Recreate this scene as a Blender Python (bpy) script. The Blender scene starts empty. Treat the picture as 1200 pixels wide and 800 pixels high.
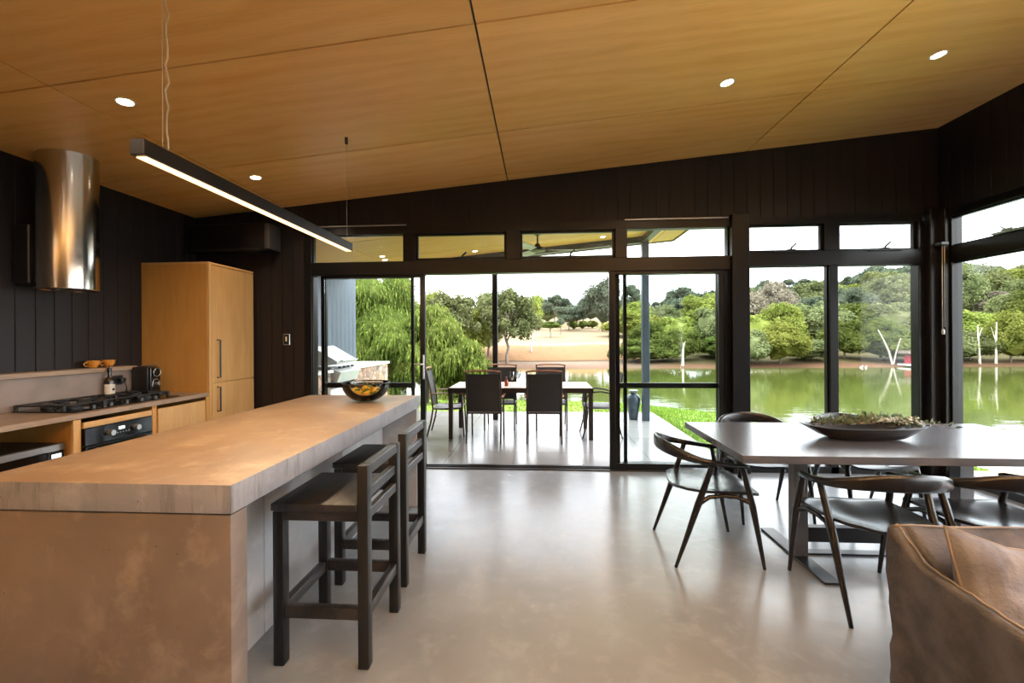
import bpy, bmesh, math, random
from mathutils import Vector, Matrix, noise
rnd = random.Random(11)
scene = bpy.context.scene
COL = scene.collection
PI = math.pi
R = math.radians

# ------------------------------------------------------------------ helpers
class MB:
    """collects geometry, builds one mesh object"""
    def __init__(s): s.v = []; s.f = []
    def add(s, vs, fs):
        n = len(s.v); s.v += [tuple(v) for v in vs]; s.f += [tuple(i + n for i in f) for f in fs]; return s
    def box(s, x0, x1, y0, y1, z0, z1, bev=0.0, M=None, seg=1):
        b = bmesh.new(); bmesh.ops.create_cube(b, size=1)
        for v in b.verts:
            v.co = Vector(((x0 + x1) / 2 + v.co.x * (x1 - x0), (y0 + y1) / 2 + v.co.y * (y1 - y0), (z0 + z1) / 2 + v.co.z * (z1 - z0)))
        if bev > 0: bmesh.ops.bevel(b, geom=b.edges[:], offset=bev, segments=seg, affect='EDGES', profile=.5)
        if M is not None: b.transform(M)
        b.verts.index_update()
        s.add([v.co for v in b.verts], [[v.index for v in f.verts] for f in b.faces]); b.free(); return s
    def prism(s, poly, z0, z1):
        n = len(poly)
        s.add([(x, y, z0) for x, y in poly] + [(x, y, z1) for x, y in poly],
              [tuple(range(n))[::-1], tuple(range(n, 2 * n))] + [(i, (i + 1) % n, n + (i + 1) % n, n + i) for i in range(n)]); return s
    def tube(s, pts, r, n=10, cap=True, closed=False):
        pts = [Vector(p) for p in pts]; m = len(pts)
        rr = r if isinstance(r, (list, tuple)) else [r] * m
        vs = []; fs = []; prev = None
        for i, p in enumerate(pts):
            if closed: t = pts[(i + 1) % m] - pts[i - 1]
            else: t = pts[min(i + 1, m - 1)] - pts[max(i - 1, 0)]
            t.normalize()
            if prev is None:
                a = Vector((0, 0, 1)) if abs(t.z) < .9 else Vector((1, 0, 0)); u = t.cross(a).normalized()
            else: u = (prev - t * prev.dot(t)).normalized()
            prev = u; w = t.cross(u)
            for k in range(n):
                an = 2 * PI * k / n; vs.append(p + (u * math.cos(an) + w * math.sin(an)) * rr[i])
        for i in range(m if closed else m - 1):
            j = (i + 1) % m
            for k in range(n): fs.append((i * n + k, i * n + (k + 1) % n, j * n + (k + 1) % n, j * n + k))
        if cap and not closed: fs.append(tuple(range(n))[::-1]); fs.append(tuple((m - 1) * n + k for k in range(n)))
        s.add(vs, fs); return s
    def sweep(s, pts, secs, n=14, up=Vector((0, 0, 1)), closed=False, p4=.6):
        """sweep a superellipse: secs = (half width across, half height) per point"""
        pts = [Vector(p) for p in pts]; m = len(pts); vs = []; fs = []
        for i, p in enumerate(pts):
            if closed: t = (pts[(i + 1) % m] - pts[i - 1]).normalized()
            else: t = (pts[min(i + 1, m - 1)] - pts[max(i - 1, 0)]).normalized()
            u = t.cross(up).normalized(); w = u.cross(t); a, b = secs[i]
            for k in range(n):
                an = 2 * PI * k / n; c, d = math.cos(an), math.sin(an)
                vs.append(p + u * (a * math.copysign(abs(c) ** p4, c)) + w * (b * math.copysign(abs(d) ** p4, d)))
        for i in range(m if closed else m - 1):
            j = (i + 1) % m
            for k in range(n): fs.append((i * n + k, i * n + (k + 1) % n, j * n + (k + 1) % n, j * n + k))
        if not closed: fs.append(tuple(range(n))[::-1]); fs.append(tuple((m - 1) * n + k for k in range(n)))
        s.add(vs, fs); return s
    def lathe(s, prof, c=(0, 0, 0), n=32, axis='z'):
        c = Vector(c); vs = []; fs = []; m = len(prof)
        for r, z in prof:
            for k in range(n):
                a = 2 * PI * k / n; q = (r * math.cos(a), r * math.sin(a), z)
                if axis == 'x': q = (z, q[0], q[1])
                if axis == 'y': q = (q[0], z, q[1])
                vs.append(c + Vector(q))
        for i in range(m - 1):
            for k in range(n): fs.append((i * n + k, i * n + (k + 1) % n, (i + 1) * n + (k + 1) % n, (i + 1) * n + k))
        if prof[0][0] > 1e-6: fs.append(tuple(range(n))[::-1])
        if prof[-1][0] > 1e-6: fs.append(tuple((m - 1) * n + k for k in range(n)))
        s.add(vs, fs); return s
    def grid(s, fn, nu, nv):
        vs = [fn(i / nu, j / nv) for j in range(nv + 1) for i in range(nu + 1)]; w = nu + 1
        s.add(vs, [(j * w + i, j * w + i + 1, (j + 1) * w + i + 1, (j + 1) * w + i) for j in range(nv) for i in range(nu)]); return s
    def blob(s, c, rad, amp=.15, fr=2.0, sub=3, seed=0.0):
        b = bmesh.new(); bmesh.ops.create_icosphere(b, subdivisions=sub, radius=1)
        for v in b.verts:
            d = 1 + amp * noise.noise(v.co * fr + Vector((seed, seed * .7, seed * 1.3)))
            v.co = Vector((c[0] + v.co.x * rad[0] * d, c[1] + v.co.y * rad[1] * d, c[2] + v.co.z * rad[2] * d))
        b.verts.index_update()
        s.add([v.co for v in b.verts], [[v.index for v in f.verts] for f in b.faces]); b.free(); return s
    def build(s, name, m, parent=None, world=True, smooth=True, ang=35, solid=0):
        me = bpy.data.meshes.new(name)
        vs = s.v
        if parent is not None and world:
            W = wmat(parent).inverted(); vs = [W @ Vector(v) for v in vs]
        me.from_pydata([tuple(v) for v in vs], [], s.f); me.update()
        if m: me.materials.append(m)
        if smooth:
            me.shade_smooth()
            if ang: me.set_sharp_from_angle(angle=R(ang))
        o = bpy.data.objects.new(name, me); COL.objects.link(o)
        if parent is not None: o.parent = parent
        return o

def wmat(o):
    M = Matrix.Translation(o.location) @ o.rotation_euler.to_matrix().to_4x4()
    return (wmat(o.parent) @ M) if o.parent else M
def fixn(o):
    b = bmesh.new(); b.from_mesh(o.data); bmesh.ops.recalc_face_normals(b, faces=b.faces); b.to_mesh(o.data); b.free(); return o
def tag(o, label=None, cat=None, group=None, kind=None):
    if label: o['label'] = label
    if cat: o['category'] = cat
    if group: o['group'] = group
    if kind: o['kind'] = kind
    return o
def thing(name, label, cat, loc=(0, 0, 0), rz=0, group=None):
    o = bpy.data.objects.new(name, None); COL.objects.link(o); o.empty_display_size = .1
    o.location = loc; o.rotation_euler = (0, 0, rz)
    return tag(o, label, cat, group)
def copy_tree(o, label=None, group=None, loc=None, rz=None, parent=None):
    c = o.copy(); COL.objects.link(c); c.parent = parent
    if label: c['label'] = label
    if group: c['group'] = group
    if loc is not None: c.location = loc
    if rz is not None: c.rotation_euler = (0, 0, rz)
    for ch in [k for k in KIDS(o)]: copy_tree(ch, parent=c)
    return c
def KIDS(o): return [k for k in COL.objects if k.parent == o]
def struct(name, mb, m, parent=None, **k):
    o = mb.build(name, m, parent, **k)
    if parent is None: o['kind'] = 'structure'
    return o

# ------------------------------------------------------------------ materials
def lin(c):
    f = lambda u: u / 12.92 if u <= .04045 else ((u + .055) / 1.055) ** 2.4
    return tuple(f(x / 255) for x in c) + (1,)
def newmat(name):
    m = bpy.data.materials.new(name); m.use_nodes = True
    return m, m.node_tree, m.node_tree.nodes['Principled BSDF']
def L(nt, a, b): nt.links.new(a, b)
def coords(nt, scale=(1, 1, 1), kind='Object', rot=(0, 0, 0)):
    tc = nt.nodes.new('ShaderNodeTexCoord'); mp = nt.nodes.new('ShaderNodeMapping'); mp.inputs['Scale'].default_value = scale
    mp.inputs['Rotation'].default_value = rot
    L(nt, tc.outputs[kind], mp.inputs['Vector']); return mp.outputs['Vector']
def nz(nt, vec, scale=5, detail=4, rough=.5, dist=0):
    n = nt.nodes.new('ShaderNodeTexNoise'); n.inputs['Scale'].default_value = scale; n.inputs['Detail'].default_value = detail
    n.inputs['Roughness'].default_value = rough; n.inputs['Distortion'].default_value = dist
    if vec is not None: L(nt, vec, n.inputs['Vector'])
    return n.outputs['Fac']
def ramp(nt, fac, stops):
    r = nt.nodes.new('ShaderNodeValToRGB'); e = r.color_ramp.elements
    while len(e) < len(stops): e.new(.5)
    for i, (p, c) in enumerate(stops): e[i].position = p; e[i].color = c
    L(nt, fac, r.inputs['Fac']); return r.outputs['Color']
def mixc(nt, fac, a, b, mode='MIX'):
    n = nt.nodes.new('ShaderNodeMix'); n.data_type = 'RGBA'; n.blend_type = mode
    for sock, v in ((n.inputs[0], fac), (n.inputs[6], a), (n.inputs[7], b)):
        if hasattr(v, 'is_linked'): L(nt, v, sock)
        else: sock.default_value = v
    return n.outputs[2]
def bump(nt, bs, h, strength=.2, dist=.01):
    b = nt.nodes.new('ShaderNodeBump'); b.inputs['Strength'].default_value = strength; b.inputs['Distance'].default_value = dist
    L(nt, h, b.inputs['Height']); L(nt, b.outputs['Normal'], bs.inputs['Normal'])
def mat(name, c, rough=.5, metal=0, c2=None, scale=8, stretch=(1, 1, 1), bmp=0, bscale=None, spec=None, detail=5, kind='Object', lo=.35, hi=.65, coat=0):
    m, nt, bs = newmat(name)
    bs.inputs['Roughness'].default_value = rough; bs.inputs['Metallic'].default_value = metal
    if spec is not None: bs.inputs['Specular IOR Level'].default_value = spec
    if coat: bs.inputs['Coat Weight'].default_value = coat
    vec = coords(nt, stretch, kind)
    f = nz(nt, vec, scale, detail)
    c2 = c2 or tuple(max(0, x * .88) for x in c)
    L(nt, ramp(nt, f, [(lo, lin(c)), (hi, lin(c2))]), bs.inputs['Base Color'])
    if bmp: bump(nt, bs, nz(nt, vec, bscale or scale * 3, 4), bmp, .01)
    return m
def wood(name, c, c2, axis='x', rough=.45, scale=6, bmp=.1, c3=None, spec=.5):
    m, nt, bs = newmat(name); bs.inputs['Roughness'].default_value = rough; bs.inputs['Specular IOR Level'].default_value = spec
    st = {'x': (.12, 1, 1), 'y': (1, .12, 1), 'z': (1, 1, .12)}[axis]
    vec = coords(nt, st); f = nz(nt, vec, scale * 3, 8, .6, 1.2); g = nz(nt, vec, scale * .4, 3)
    col = ramp(nt, f, [(.3, lin(c)), (.7, lin(c2))])
    if c3: col = mixc(nt, ramp(nt, g, [(.4, (0, 0, 0, 1)), (.65, (1, 1, 1, 1))]), col, lin(c3))
    L(nt, col, bs.inputs['Base Color']); bump(nt, bs, f, bmp, .004); return m
def emis(name, c, s):
    m, nt, bs = newmat(name); bs.inputs['Base Color'].default_value = (*c, 1)
    bs.inputs['Emission Color'].default_value = (*c, 1); bs.inputs['Emission Strength'].default_value = s; return m
def glass(name, tint=(1, 1, 1), refl=.9, ior=1.25):
    m, nt, bs = newmat(name); nt.nodes.remove(bs)
    out = nt.nodes['Material Output']; t = nt.nodes.new('ShaderNodeBsdfTransparent'); g = nt.nodes.new('ShaderNodeBsdfGlossy')
    t.inputs['Color'].default_value = (*tint, 1); g.inputs['Roughness'].default_value = .01; g.inputs['Color'].default_value = (refl, refl, refl, 1)
    fr = nt.nodes.new('ShaderNodeFresnel'); fr.inputs['IOR'].default_value = ior
    mx = nt.nodes.new('ShaderNodeMixShader'); L(nt, fr.outputs[0], mx.inputs[0]); L(nt, t.outputs[0], mx.inputs[1]); L(nt, g.outputs[0], mx.inputs[2])
    L(nt, mx.outputs[0], out.inputs['Surface']); return m
def leafmat(name, a, b, c=None, trans=.3, sc=.6):
    m, nt, bs = newmat(name); nt.nodes.remove(bs); out = nt.nodes['Material Output']
    vec = coords(nt); f = nz(nt, vec, sc, 3); f2 = nz(nt, vec, sc * 9, 2)
    col = ramp(nt, f, [(.35, lin(a)), (.65, lin(b))])
    if c: col = mixc(nt, ramp(nt, f2, [(.52, (0, 0, 0, 1)), (.68, (1, 1, 1, 1))]), col, lin(c))
    oi = nt.nodes.new('ShaderNodeObjectInfo')
    hs = nt.nodes.new('ShaderNodeHueSaturation'); mr = nt.nodes.new('ShaderNodeMapRange'); mr.inputs['To Min'].default_value = .8; mr.inputs['To Max'].default_value = 1.2
    L(nt, oi.outputs['Random'], mr.inputs['Value']); L(nt, mr.outputs[0], hs.inputs['Value'])
    mh = nt.nodes.new('ShaderNodeMapRange'); mh.inputs['To Min'].default_value = .485; mh.inputs['To Max'].default_value = .512
    L(nt, oi.outputs['Random'], mh.inputs['Value']); L(nt, mh.outputs[0], hs.inputs['Hue']); L(nt, col, hs.inputs['Color'])
    d = nt.nodes.new('ShaderNodeBsdfDiffuse'); t = nt.nodes.new('ShaderNodeBsdfTranslucent'); mx = nt.nodes.new('ShaderNodeMixShader'); mx.inputs[0].default_value = trans
    L(nt, hs.outputs[0], d.inputs['Color']); L(nt, hs.outputs[0], t.inputs['Color']); L(nt, d.outputs[0], mx.inputs[1]); L(nt, t.outputs[0], mx.inputs[2])
    L(nt, mx.outputs[0], out.inputs['Surface']); return m

def concrete(name, a, b, c, rough=.42, bmp=.06, streak=False, fine=True):
    m, nt, bs = newmat(name); vec = coords(nt); big = nz(nt, vec, 1.6, 6, .6, .6); med = nz(nt, vec, 7, 8, .65, .3)
    col = ramp(nt, big, [(.35, lin(a)), (.65, lin(b))])
    col = mixc(nt, ramp(nt, med, [(.5, (0, 0, 0, 1)), (.72, (1, 1, 1, 1))]), col, lin(c))
    if streak:
        v2 = coords(nt, (9, 9, 1.0)); s = nz(nt, v2, 3, 6, .7)
        col = mixc(nt, ramp(nt, s, [(.52, (0, 0, 0, 1)), (.75, (.8, .8, .8, 1))]), col, lin(tuple(x * .5 for x in a)))
    vo = nt.nodes.new('ShaderNodeTexVoronoi'); vo.inputs['Scale'].default_value = 26; L(nt, vec, vo.inputs['Vector'])
    pits = ramp(nt, vo.outputs['Distance'], [(.05, (.3, .3, .3, 1)), (.09, (1, 1, 1, 1))])
    thr = ramp(nt, nz(nt, vec, 11, 2), [(.56, (1, 1, 1, 1)), (.62, (0, 0, 0, 1))])
    pm = mixc(nt, thr, pits, (1, 1, 1, 1))
    if fine: col = mixc(nt, 1.0, col, pm, 'MULTIPLY')
    L(nt, col, bs.inputs['Base Color'])
    rr = nt.nodes.new('ShaderNodeMapRange'); rr.inputs['To Min'].default_value = rough - .07; rr.inputs['To Max'].default_value = rough + .12
    L(nt, med, rr.inputs['Value']); L(nt, rr.outputs[0], bs.inputs['Roughness']); bump(nt, bs, med, bmp, .01); return m

M = {}
M['ply'] = None
def ply():
    m, nt, bs = newmat('honey plywood'); bs.inputs['Roughness'].default_value = .42; bs.inputs['Specular IOR Level'].default_value = .35
    vec = coords(nt, (.35, 1.6, 1)); w = nz(nt, vec, 2.2, 3, .5, 1.6)
    wv = nt.nodes.new('ShaderNodeTexWave'); wv.wave_type = 'BANDS'; wv.bands_direction = 'Y'; wv.inputs['Scale'].default_value = 1.6; wv.inputs['Distortion'].default_value = 9
    wv.inputs['Detail'].default_value = 3; wv.inputs['Detail Scale'].default_value = .9; L(nt, vec, wv.inputs['Vector'])
    col = ramp(nt, wv.outputs['Fac'], [(.2, lin((236, 182, 112))), (.85, lin((229, 171, 99)))])
    col = mixc(nt, ramp(nt, w, [(.35, (0, 0, 0, 1)), (.7, (.8, .8, .8, 1))]), col, lin((241, 192, 124)))
    fine = nz(nt, coords(nt, (.6, 18, 6)), 5, 5, .6)
    col = mixc(nt, ramp(nt, fine, [(.5, (0, 0, 0, 1)), (.8, (.5, .5, .5, 1))]), col, lin((208, 146, 78)))
    # one tone per sheet (2.4 x 1.2 m)
    tc = nt.nodes.new('ShaderNodeTexCoord'); sp = nt.nodes.new('ShaderNodeSeparateXYZ'); L(nt, tc.outputs['Object'], sp.inputs[0])
    def cell(o, off, size):
        a = nt.nodes.new('ShaderNodeMath'); a.operation = 'ADD'; a.inputs[1].default_value = off; L(nt, o, a.inputs[0])
        d = nt.nodes.new('ShaderNodeMath'); d.operation = 'DIVIDE'; d.inputs[1].default_value = size; L(nt, a.outputs[0], d.inputs[0])
        f = nt.nodes.new('ShaderNodeMath'); f.operation = 'FLOOR'; L(nt, d.outputs[0], f.inputs[0]); return f.outputs[0]
    cb = nt.nodes.new('ShaderNodeCombineXYZ'); L(nt, cell(sp.outputs[0], .33, 2.41), cb.inputs[0]); L(nt, cell(sp.outputs[1], -2.26, 1.2), cb.inputs[1])
    wn = nt.nodes.new('ShaderNodeTexWhiteNoise'); wn.noise_dimensions = '3D'; L(nt, cb.outputs[0], wn.inputs['Vector'])
    hs = nt.nodes.new('ShaderNodeHueSaturation'); mr = nt.nodes.new('ShaderNodeMapRange'); mr.inputs['To Min'].default_value = .88; mr.inputs['To Max'].default_value = 1.06
    L(nt, wn.outputs['Value'], mr.inputs['Value']); L(nt, mr.outputs[0], hs.inputs['Value']); L(nt, col, hs.inputs['Color']); hs.inputs['Saturation'].default_value = 1.0
    L(nt, hs.outputs[0], bs.inputs['Base Color']); bump(nt, bs, fine, .03, .003); return m
M['ply'] = ply()
M['floor'] = concrete('polished concrete', (136, 141, 147), (127, 131, 137), (142, 147, 152), .21, .01, fine=False)
M['isl_top'] = concrete('concrete worktop', (152, 128, 104), (134, 110, 88), (170, 148, 122), .38, .03, fine=False)  # warm ceiling reflection put into the colour of the island concrete
M['isl_edge'] = concrete('concrete slab edge', (134, 132, 136), (120, 118, 122), (148, 146, 150), .5, .08, streak=True)
M['isl'] = concrete('shaded concrete end panel', (110, 96, 86), (92, 79, 70), (126, 112, 100), .45, .08)  # same concrete; shade on the near end is put into its colour
M['isl_back'] = concrete('window-lit concrete back panel', (164, 162, 162), (150, 148, 148), (172, 170, 170), .45, .08)  # same concrete; window light on this side is put into its colour
M['slabbench'] = mat('stone bench top', (150, 128, 108), .4, c2=(136, 114, 95), scale=5)
M['wall'] = mat('charcoal boards', (30, 25, 26), .5, c2=(25, 21, 22), scale=3, stretch=(1, 1, .2), bmp=.05, bscale=30, spec=.3)
M['black'] = mat('black aluminium', (13, 12, 13), .3, c2=(11, 10, 11), scale=2, spec=.35)
M['cover'] = mat('dark trim', (17, 14, 14), .42, c2=(15, 12, 12), scale=2, spec=.35)
M['glass'] = glass('window glass', (.97, .985, .98), .9, 1.22)
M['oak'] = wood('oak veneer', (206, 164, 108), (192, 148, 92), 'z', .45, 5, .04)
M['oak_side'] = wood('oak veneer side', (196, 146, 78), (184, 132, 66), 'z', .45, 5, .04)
M['steel'] = mat('polished steel', (205, 200, 190), .16, 1, c2=(196, 190, 182), scale=3, stretch=(6, 6, .3))
M['alu'] = mat('brushed aluminium', (180, 180, 180), .35, .9, c2=(170, 170, 170))
M['gloss'] = mat('black gloss', (14, 14, 15), .08, c2=(12, 12, 13))
M['plastic'] = mat('black plastic', (24, 24, 25), .35, c2=(20, 20, 21))
M['iron'] = mat('cast iron', (36, 36, 38), .5, c2=(28, 28, 30), scale=40, bmp=.15)
M['char'] = wood('charred timber', (32, 29, 30), (10, 9, 10), 'y', .34, 14, 1.0, (46, 42, 42))
M['char_z'] = wood('charred timber post', (19, 17, 17), (11, 10, 10), 'z', .4, 12, .4)
M['ash'] = wood('black stained ash', (34, 31, 32), (24, 22, 23), 'z', .27, 8, .05)
M['seatw'] = wood('black stained seat', (40, 40, 43), (31, 31, 34), 'x', .24, 6, .05)
M['tablew'] = wood('charcoal table top', (82, 82, 88), (66, 66, 72), 'x', .25, 5, .015, (94, 94, 100), .8)
M['steelb'] = mat('black steel', (48, 46, 47), .35, .5, c2=(42, 40, 41))
M['greysteel'] = mat('grey painted post', (112, 110, 112), .45, .2)
M['linen'] = mat('brown linen', (98, 97, 104), .9, c2=(72, 71, 77), scale=9, bmp=.35, bscale=90, spec=.2)
M['linenl'] = mat('pale linen', (126, 124, 130), .9, c2=(97, 95, 100), scale=8, bmp=.35, bscale=90, spec=.2)
M['cord'] = mat('piping', (138, 126, 118), .9)
M['mustard'] = mat('mustard glaze', (204, 136, 52), .3, c2=(188, 120, 40), scale=20)
M['white'] = mat('white', (226, 226, 224), .4, c2=(220, 220, 218))
M['cream'] = mat('cream label', (226, 216, 198), .6)
M['brownglass'] = mat('brown bottle', (40, 24, 16), .12, c2=(34, 20, 12))
M['warm'] = emis('warm led', (1.0, .60, .30), 1.8)
M['lampface'] = emis('downlight face', (1.0, .86, .66), 14)
M['bowl'] = glass('smoked glass', (.74, .72, .67), .9, 1.4)
M['rim'] = mat('dark rim', (38, 34, 28), .3)
M['bottleg'] = glass('clear glass', (.80, .84, .86), 1, 1.6)
M['wine'] = mat('amber drink', (150, 60, 20), .2)
M['tile'] = None
def tile():
    m, nt, bs = newmat('deck tiles'); vec = coords(nt); bs.inputs['Roughness'].default_value = .3
    br = nt.nodes.new('ShaderNodeTexBrick'); br.offset = 0; br.inputs['Scale'].default_value = 1
    br.inputs['Brick Width'].default_value = .80; br.inputs['Row Height'].default_value = .80; br.inputs['Mortar Size'].default_value = .004
    br.inputs['Color1'].default_value = lin((136, 135, 135)); br.inputs['Color2'].default_value = lin((129, 128, 128)); br.inputs['Mortar'].default_value = lin((92, 88, 84))
    mp = nt.nodes.new('ShaderNodeMapping'); mp.inputs['Location'].default_value = (.32, .1, 0); L(nt, vec, mp.inputs[0]); L(nt, mp.outputs[0], br.inputs['Vector'])
    f = nz(nt, vec, 3, 6); col = mixc(nt, ramp(nt, f, [(.35, (0, 0, 0, 1)), (.7, (.35, .35, .35, 1))]), br.outputs['Color'], lin((114, 112, 111)))
    L(nt, col, bs.inputs['Base Color']); mr = nt.nodes.new('ShaderNodeMapRange'); mr.inputs['To Min'].default_value = .12; mr.inputs['To Max'].default_value = .26
    L(nt, f, mr.inputs['Value']); L(nt, mr.outputs[0], bs.inputs['Roughness']); return m
M['tile'] = tile()
M['corr'] = mat('grey corrugated steel', (76, 84, 94), .42, .25, c2=(70, 78, 88), scale=2)
def stonewall():
    m, nt, bs = newmat('rubble stone'); vec = coords(nt, (1, 1, 1.3)); bs.inputs['Roughness'].default_value = .85
    v = nt.nodes.new('ShaderNodeTexVoronoi'); v.inputs['Scale'].default_value = 6.5; L(nt, vec, v.inputs['Vector'])
    d = nt.nodes.new('ShaderNodeTexVoronoi'); d.feature = 'DISTANCE_TO_EDGE'; d.inputs['Scale'].default_value = 6.5; L(nt, vec, d.inputs['Vector'])
    g = nt.nodes.new('ShaderNodeSeparateColor'); L(nt, v.outputs['Color'], g.inputs[0])
    col = ramp(nt, g.outputs[0], [(0, lin((150, 108, 84))), (.4, lin((176, 144, 120))), (.7, lin((128, 110, 98))), (1, lin((196, 176, 156)))])
    col = mixc(nt, ramp(nt, d.outputs['Distance'], [(.02, (1, 1, 1, 1)), (.07, (0, 0, 0, 1))]), col, lin((96, 84, 76)))
    L(nt, col, bs.inputs['Base Color']); bump(nt, bs, d.outputs['Distance'], .8, .05); return m
M['stone'] = stonewall()
M['sling'] = mat('black mesh sling', (34, 33, 36), .55, c2=(28, 27, 30), scale=60, bmp=.1)
M['slingg'] = mat('grey mesh seat', (112, 112, 118), .6, c2=(100, 100, 106), scale=60)
M['bronze'] = mat('bronze frame', (58, 46, 40), .4, .4, c2=(50, 40, 34))
M['teak'] = mat('teak arm', (150, 96, 60), .45, c2=(128, 78, 48), scale=10, stretch=(1, .2, 1))
M['otop'] = mat('pale timber table top', (206, 186, 166), .4, c2=(192, 170, 148), scale=8, stretch=(.2, 1, 1))
M['urn'] = mat('blue grey glaze', (72, 86, 98), .3, c2=(56, 68, 80), scale=12)
M['bark'] = mat('grey bark', (118, 104, 92), .9, c2=(88, 76, 66), scale=6, stretch=(1, 1, .3), bmp=.4)
M['barkp'] = mat('pale bark', (206, 196, 184), .8, c2=(170, 160, 148), scale=4, stretch=(1, 1, .3), bmp=.2)
M['willow'] = leafmat('weeping foliage', (66, 78, 34), (98, 110, 48), (144, 150, 76), .35, 1.2)
M['leafA'] = leafmat('yellow green foliage', (98, 108, 48), (120, 128, 60), (142, 146, 80), .3, .5)
M['leafB'] = leafmat('olive foliage', (84, 92, 58), (106, 112, 74), (122, 126, 88), .3, .5)
M['leafC'] = leafmat('grey green foliage', (72, 82, 66), (92, 100, 82), (106, 112, 94), .3, .5)
M['leafD'] = leafmat('deep green foliage', (70, 82, 38), (90, 100, 48), (108, 116, 62), .3, .5)
M['leafE'] = leafmat('bare brown twigs', (110, 104, 88), (128, 120, 104), (138, 132, 116), .2, .5)
M['euc'] = leafmat('dried eucalyptus', (98, 114, 92), (130, 144, 126), (84, 88, 68), .15, 30)
M['flower'] = mat('dried flower', (206, 210, 202), .8, c2=(184, 186, 174), scale=60)
M['dish'] = wood('dark carved wood', (38, 32, 30), (24, 20, 20), 'x', .35, 8, .2)
def gourd():
    m, nt, bs = newmat('gourd skin'); bs.inputs['Roughness'].default_value = .35
    f = nz(nt, coords(nt), 14, 3)
    L(nt, ramp(nt, f, [(.42, lin((74, 110, 26))), (.5, lin((240, 190, 40))), (.7, lin((240, 140, 30)))]), bs.inputs['Base Color']); return m
M['gourd'] = gourd()
M['leafg'] = mat('bowl leaf', (58, 92, 34), .5, c2=(44, 70, 26), scale=20)

# ------------------------------------------------------------------ room
XL, XR, YB = -3.75, 3.90, 4.53
YF = -3.6                       # wall behind the photographer
CA, CB = 3.044, .0918           # ceiling plane z = CA + CB x
cz = lambda x: CA + CB * x
struct('floor', MB().box(XL - .15, XR + .12, YF - .15, YB + .06, -.25, 0), M['floor'], smooth=False)

# ceiling sheets with open joints
c = MB(); bk = MB()
xs = [XL - .1, -2.73, -.33, 2.085, XR + .1]; ys = [YF - .1, -2.54, -1.34, -.14, 1.06, 2.26, 3.46, YB + .0]
g = .006
for i in range(4):
    for j in range(7):
        x0, x1, y0, y1 = xs[i] + g, xs[i + 1] - g, ys[j] + g, ys[j + 1] - g
        v = [(x, y, cz(x) + dz) for dz in (0, .016) for x, y in ((x0, y0), (x1, y0), (x1, y1), (x0, y1))]
        c.add(v, [(3, 2, 1, 0), (4, 5, 6, 7), (0, 1, 5, 4), (1, 2, 6, 5), (2, 3, 7, 6), (3, 0, 4, 7)])
struct('ceiling', c, M['ply'], smooth=False)
def slab(mb, x0, x1, y0, y1, d0, d1):
    v = [(x, y, cz(x) + dz) for dz in (d0, d1) for x, y in ((x0, y0), (x1, y0), (x1, y1), (x0, y1))]
    mb.add(v, [(3, 2, 1, 0), (4, 5, 6, 7), (0, 1, 5, 4), (1, 2, 6, 5), (2, 3, 7, 6), (3, 0, 4, 7)]); return mb
struct('roof_inside', slab(MB(), XL - .3, XR + .3, YF - .3, YB + .12, .018, .2), M['cover'], smooth=False)

def boards(mb, axis, a0, a1, z0, z1f, face, thick, into, w=.128, gr=.005):
    """vertical boards with grooves. axis='y' boards run along y on plane x=face; 'x' along x on plane y=face"""
    n = max(1, int(round((a1 - a0) / w))); w = (a1 - a0) / n
    for k in range(n):
        p, q = a0 + k * w + gr / 2, a0 + (k + 1) * w - gr / 2
        zz = z1f if not callable(z1f) else None
        for (lo, hi, d0, d1) in ((p, q, 0, .008),):
            f0, f1 = face + into * d0, face + into * d1
            if axis == 'y':
                X0, X1 = sorted((f0, f1)); z1 = zz if zz is not None else z1f(face); mb.box(X0, X1, lo, hi, z0, z1, .0015)
            else:
                Y0, Y1 = sorted((f0, f1)); za = zz if zz is not None else z1f(lo); zb = zz if zz is not None else z1f(hi)
                v = [(lo, Y0, z0), (hi, Y0, z0), (hi, Y1, z0), (lo, Y1, z0), (lo, Y0, za), (hi, Y0, zb), (hi, Y1, zb), (lo, Y1, za)]
                mb.add(v, [(3, 2, 1, 0), (4, 5, 6, 7), (0, 1, 5, 4), (1, 2, 6, 5), (2, 3, 7, 6), (3, 0, 4, 7)])
    return mb
w = boards(MB(), 'y', YF, YB, 0, cz(XL) + .02, XL, .02, -1)
w.box(XL - .15, XL - .008, YF, YB + .1, 0, cz(XL) + .02)
struct('wall_left', w, M['wall'], smooth=False)
# back wall: solid at the left, beam over the glazing
w = boards(MB(), 'x', XL, -2.53, 0, lambda x: cz(x) + .01, YB, .02, 1)
boards(w, 'x', -2.53, 2.09, 2.57, lambda x: cz(x) + .01, YB, .02, 1); boards(w, 'x', 2.09, XR, 2.57, lambda x: cz(x) + .01, YB, .02, 1)
def wedge(mb, x0, x1, y0, y1, z0):
    v = [(x0, y0, z0), (x1, y0, z0), (x1, y1, z0), (x0, y1, z0)] + [(x, y, cz(x) + .02) for x, y in ((x0, y0), (x1, y0), (x1, y1), (x0, y1))]
    mb.add(v, [(3, 2, 1, 0), (4, 5, 6, 7), (0, 1, 5, 4), (1, 2, 6, 5), (2, 3, 7, 6), (3, 0, 4, 7)])
wedge(w, XL - .15, -2.53, YB + .008, YB + .12, 0); wedge(w, -2.53, XR + .12, YB + .008, YB + .12, 2.57)
struct('wall_back', w, M['wall'], smooth=False)
# right wall: beam over glazing
w = boards(MB(), 'y', YF, YB, 2.57, cz(XR) + .01, XR, .02, 1); w.box(XR + .008, XR + .12, YF, YB + .12, 2.57, cz(XR) + .02)
struct('wall_right', w, M['wall'], smooth=False)
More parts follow.
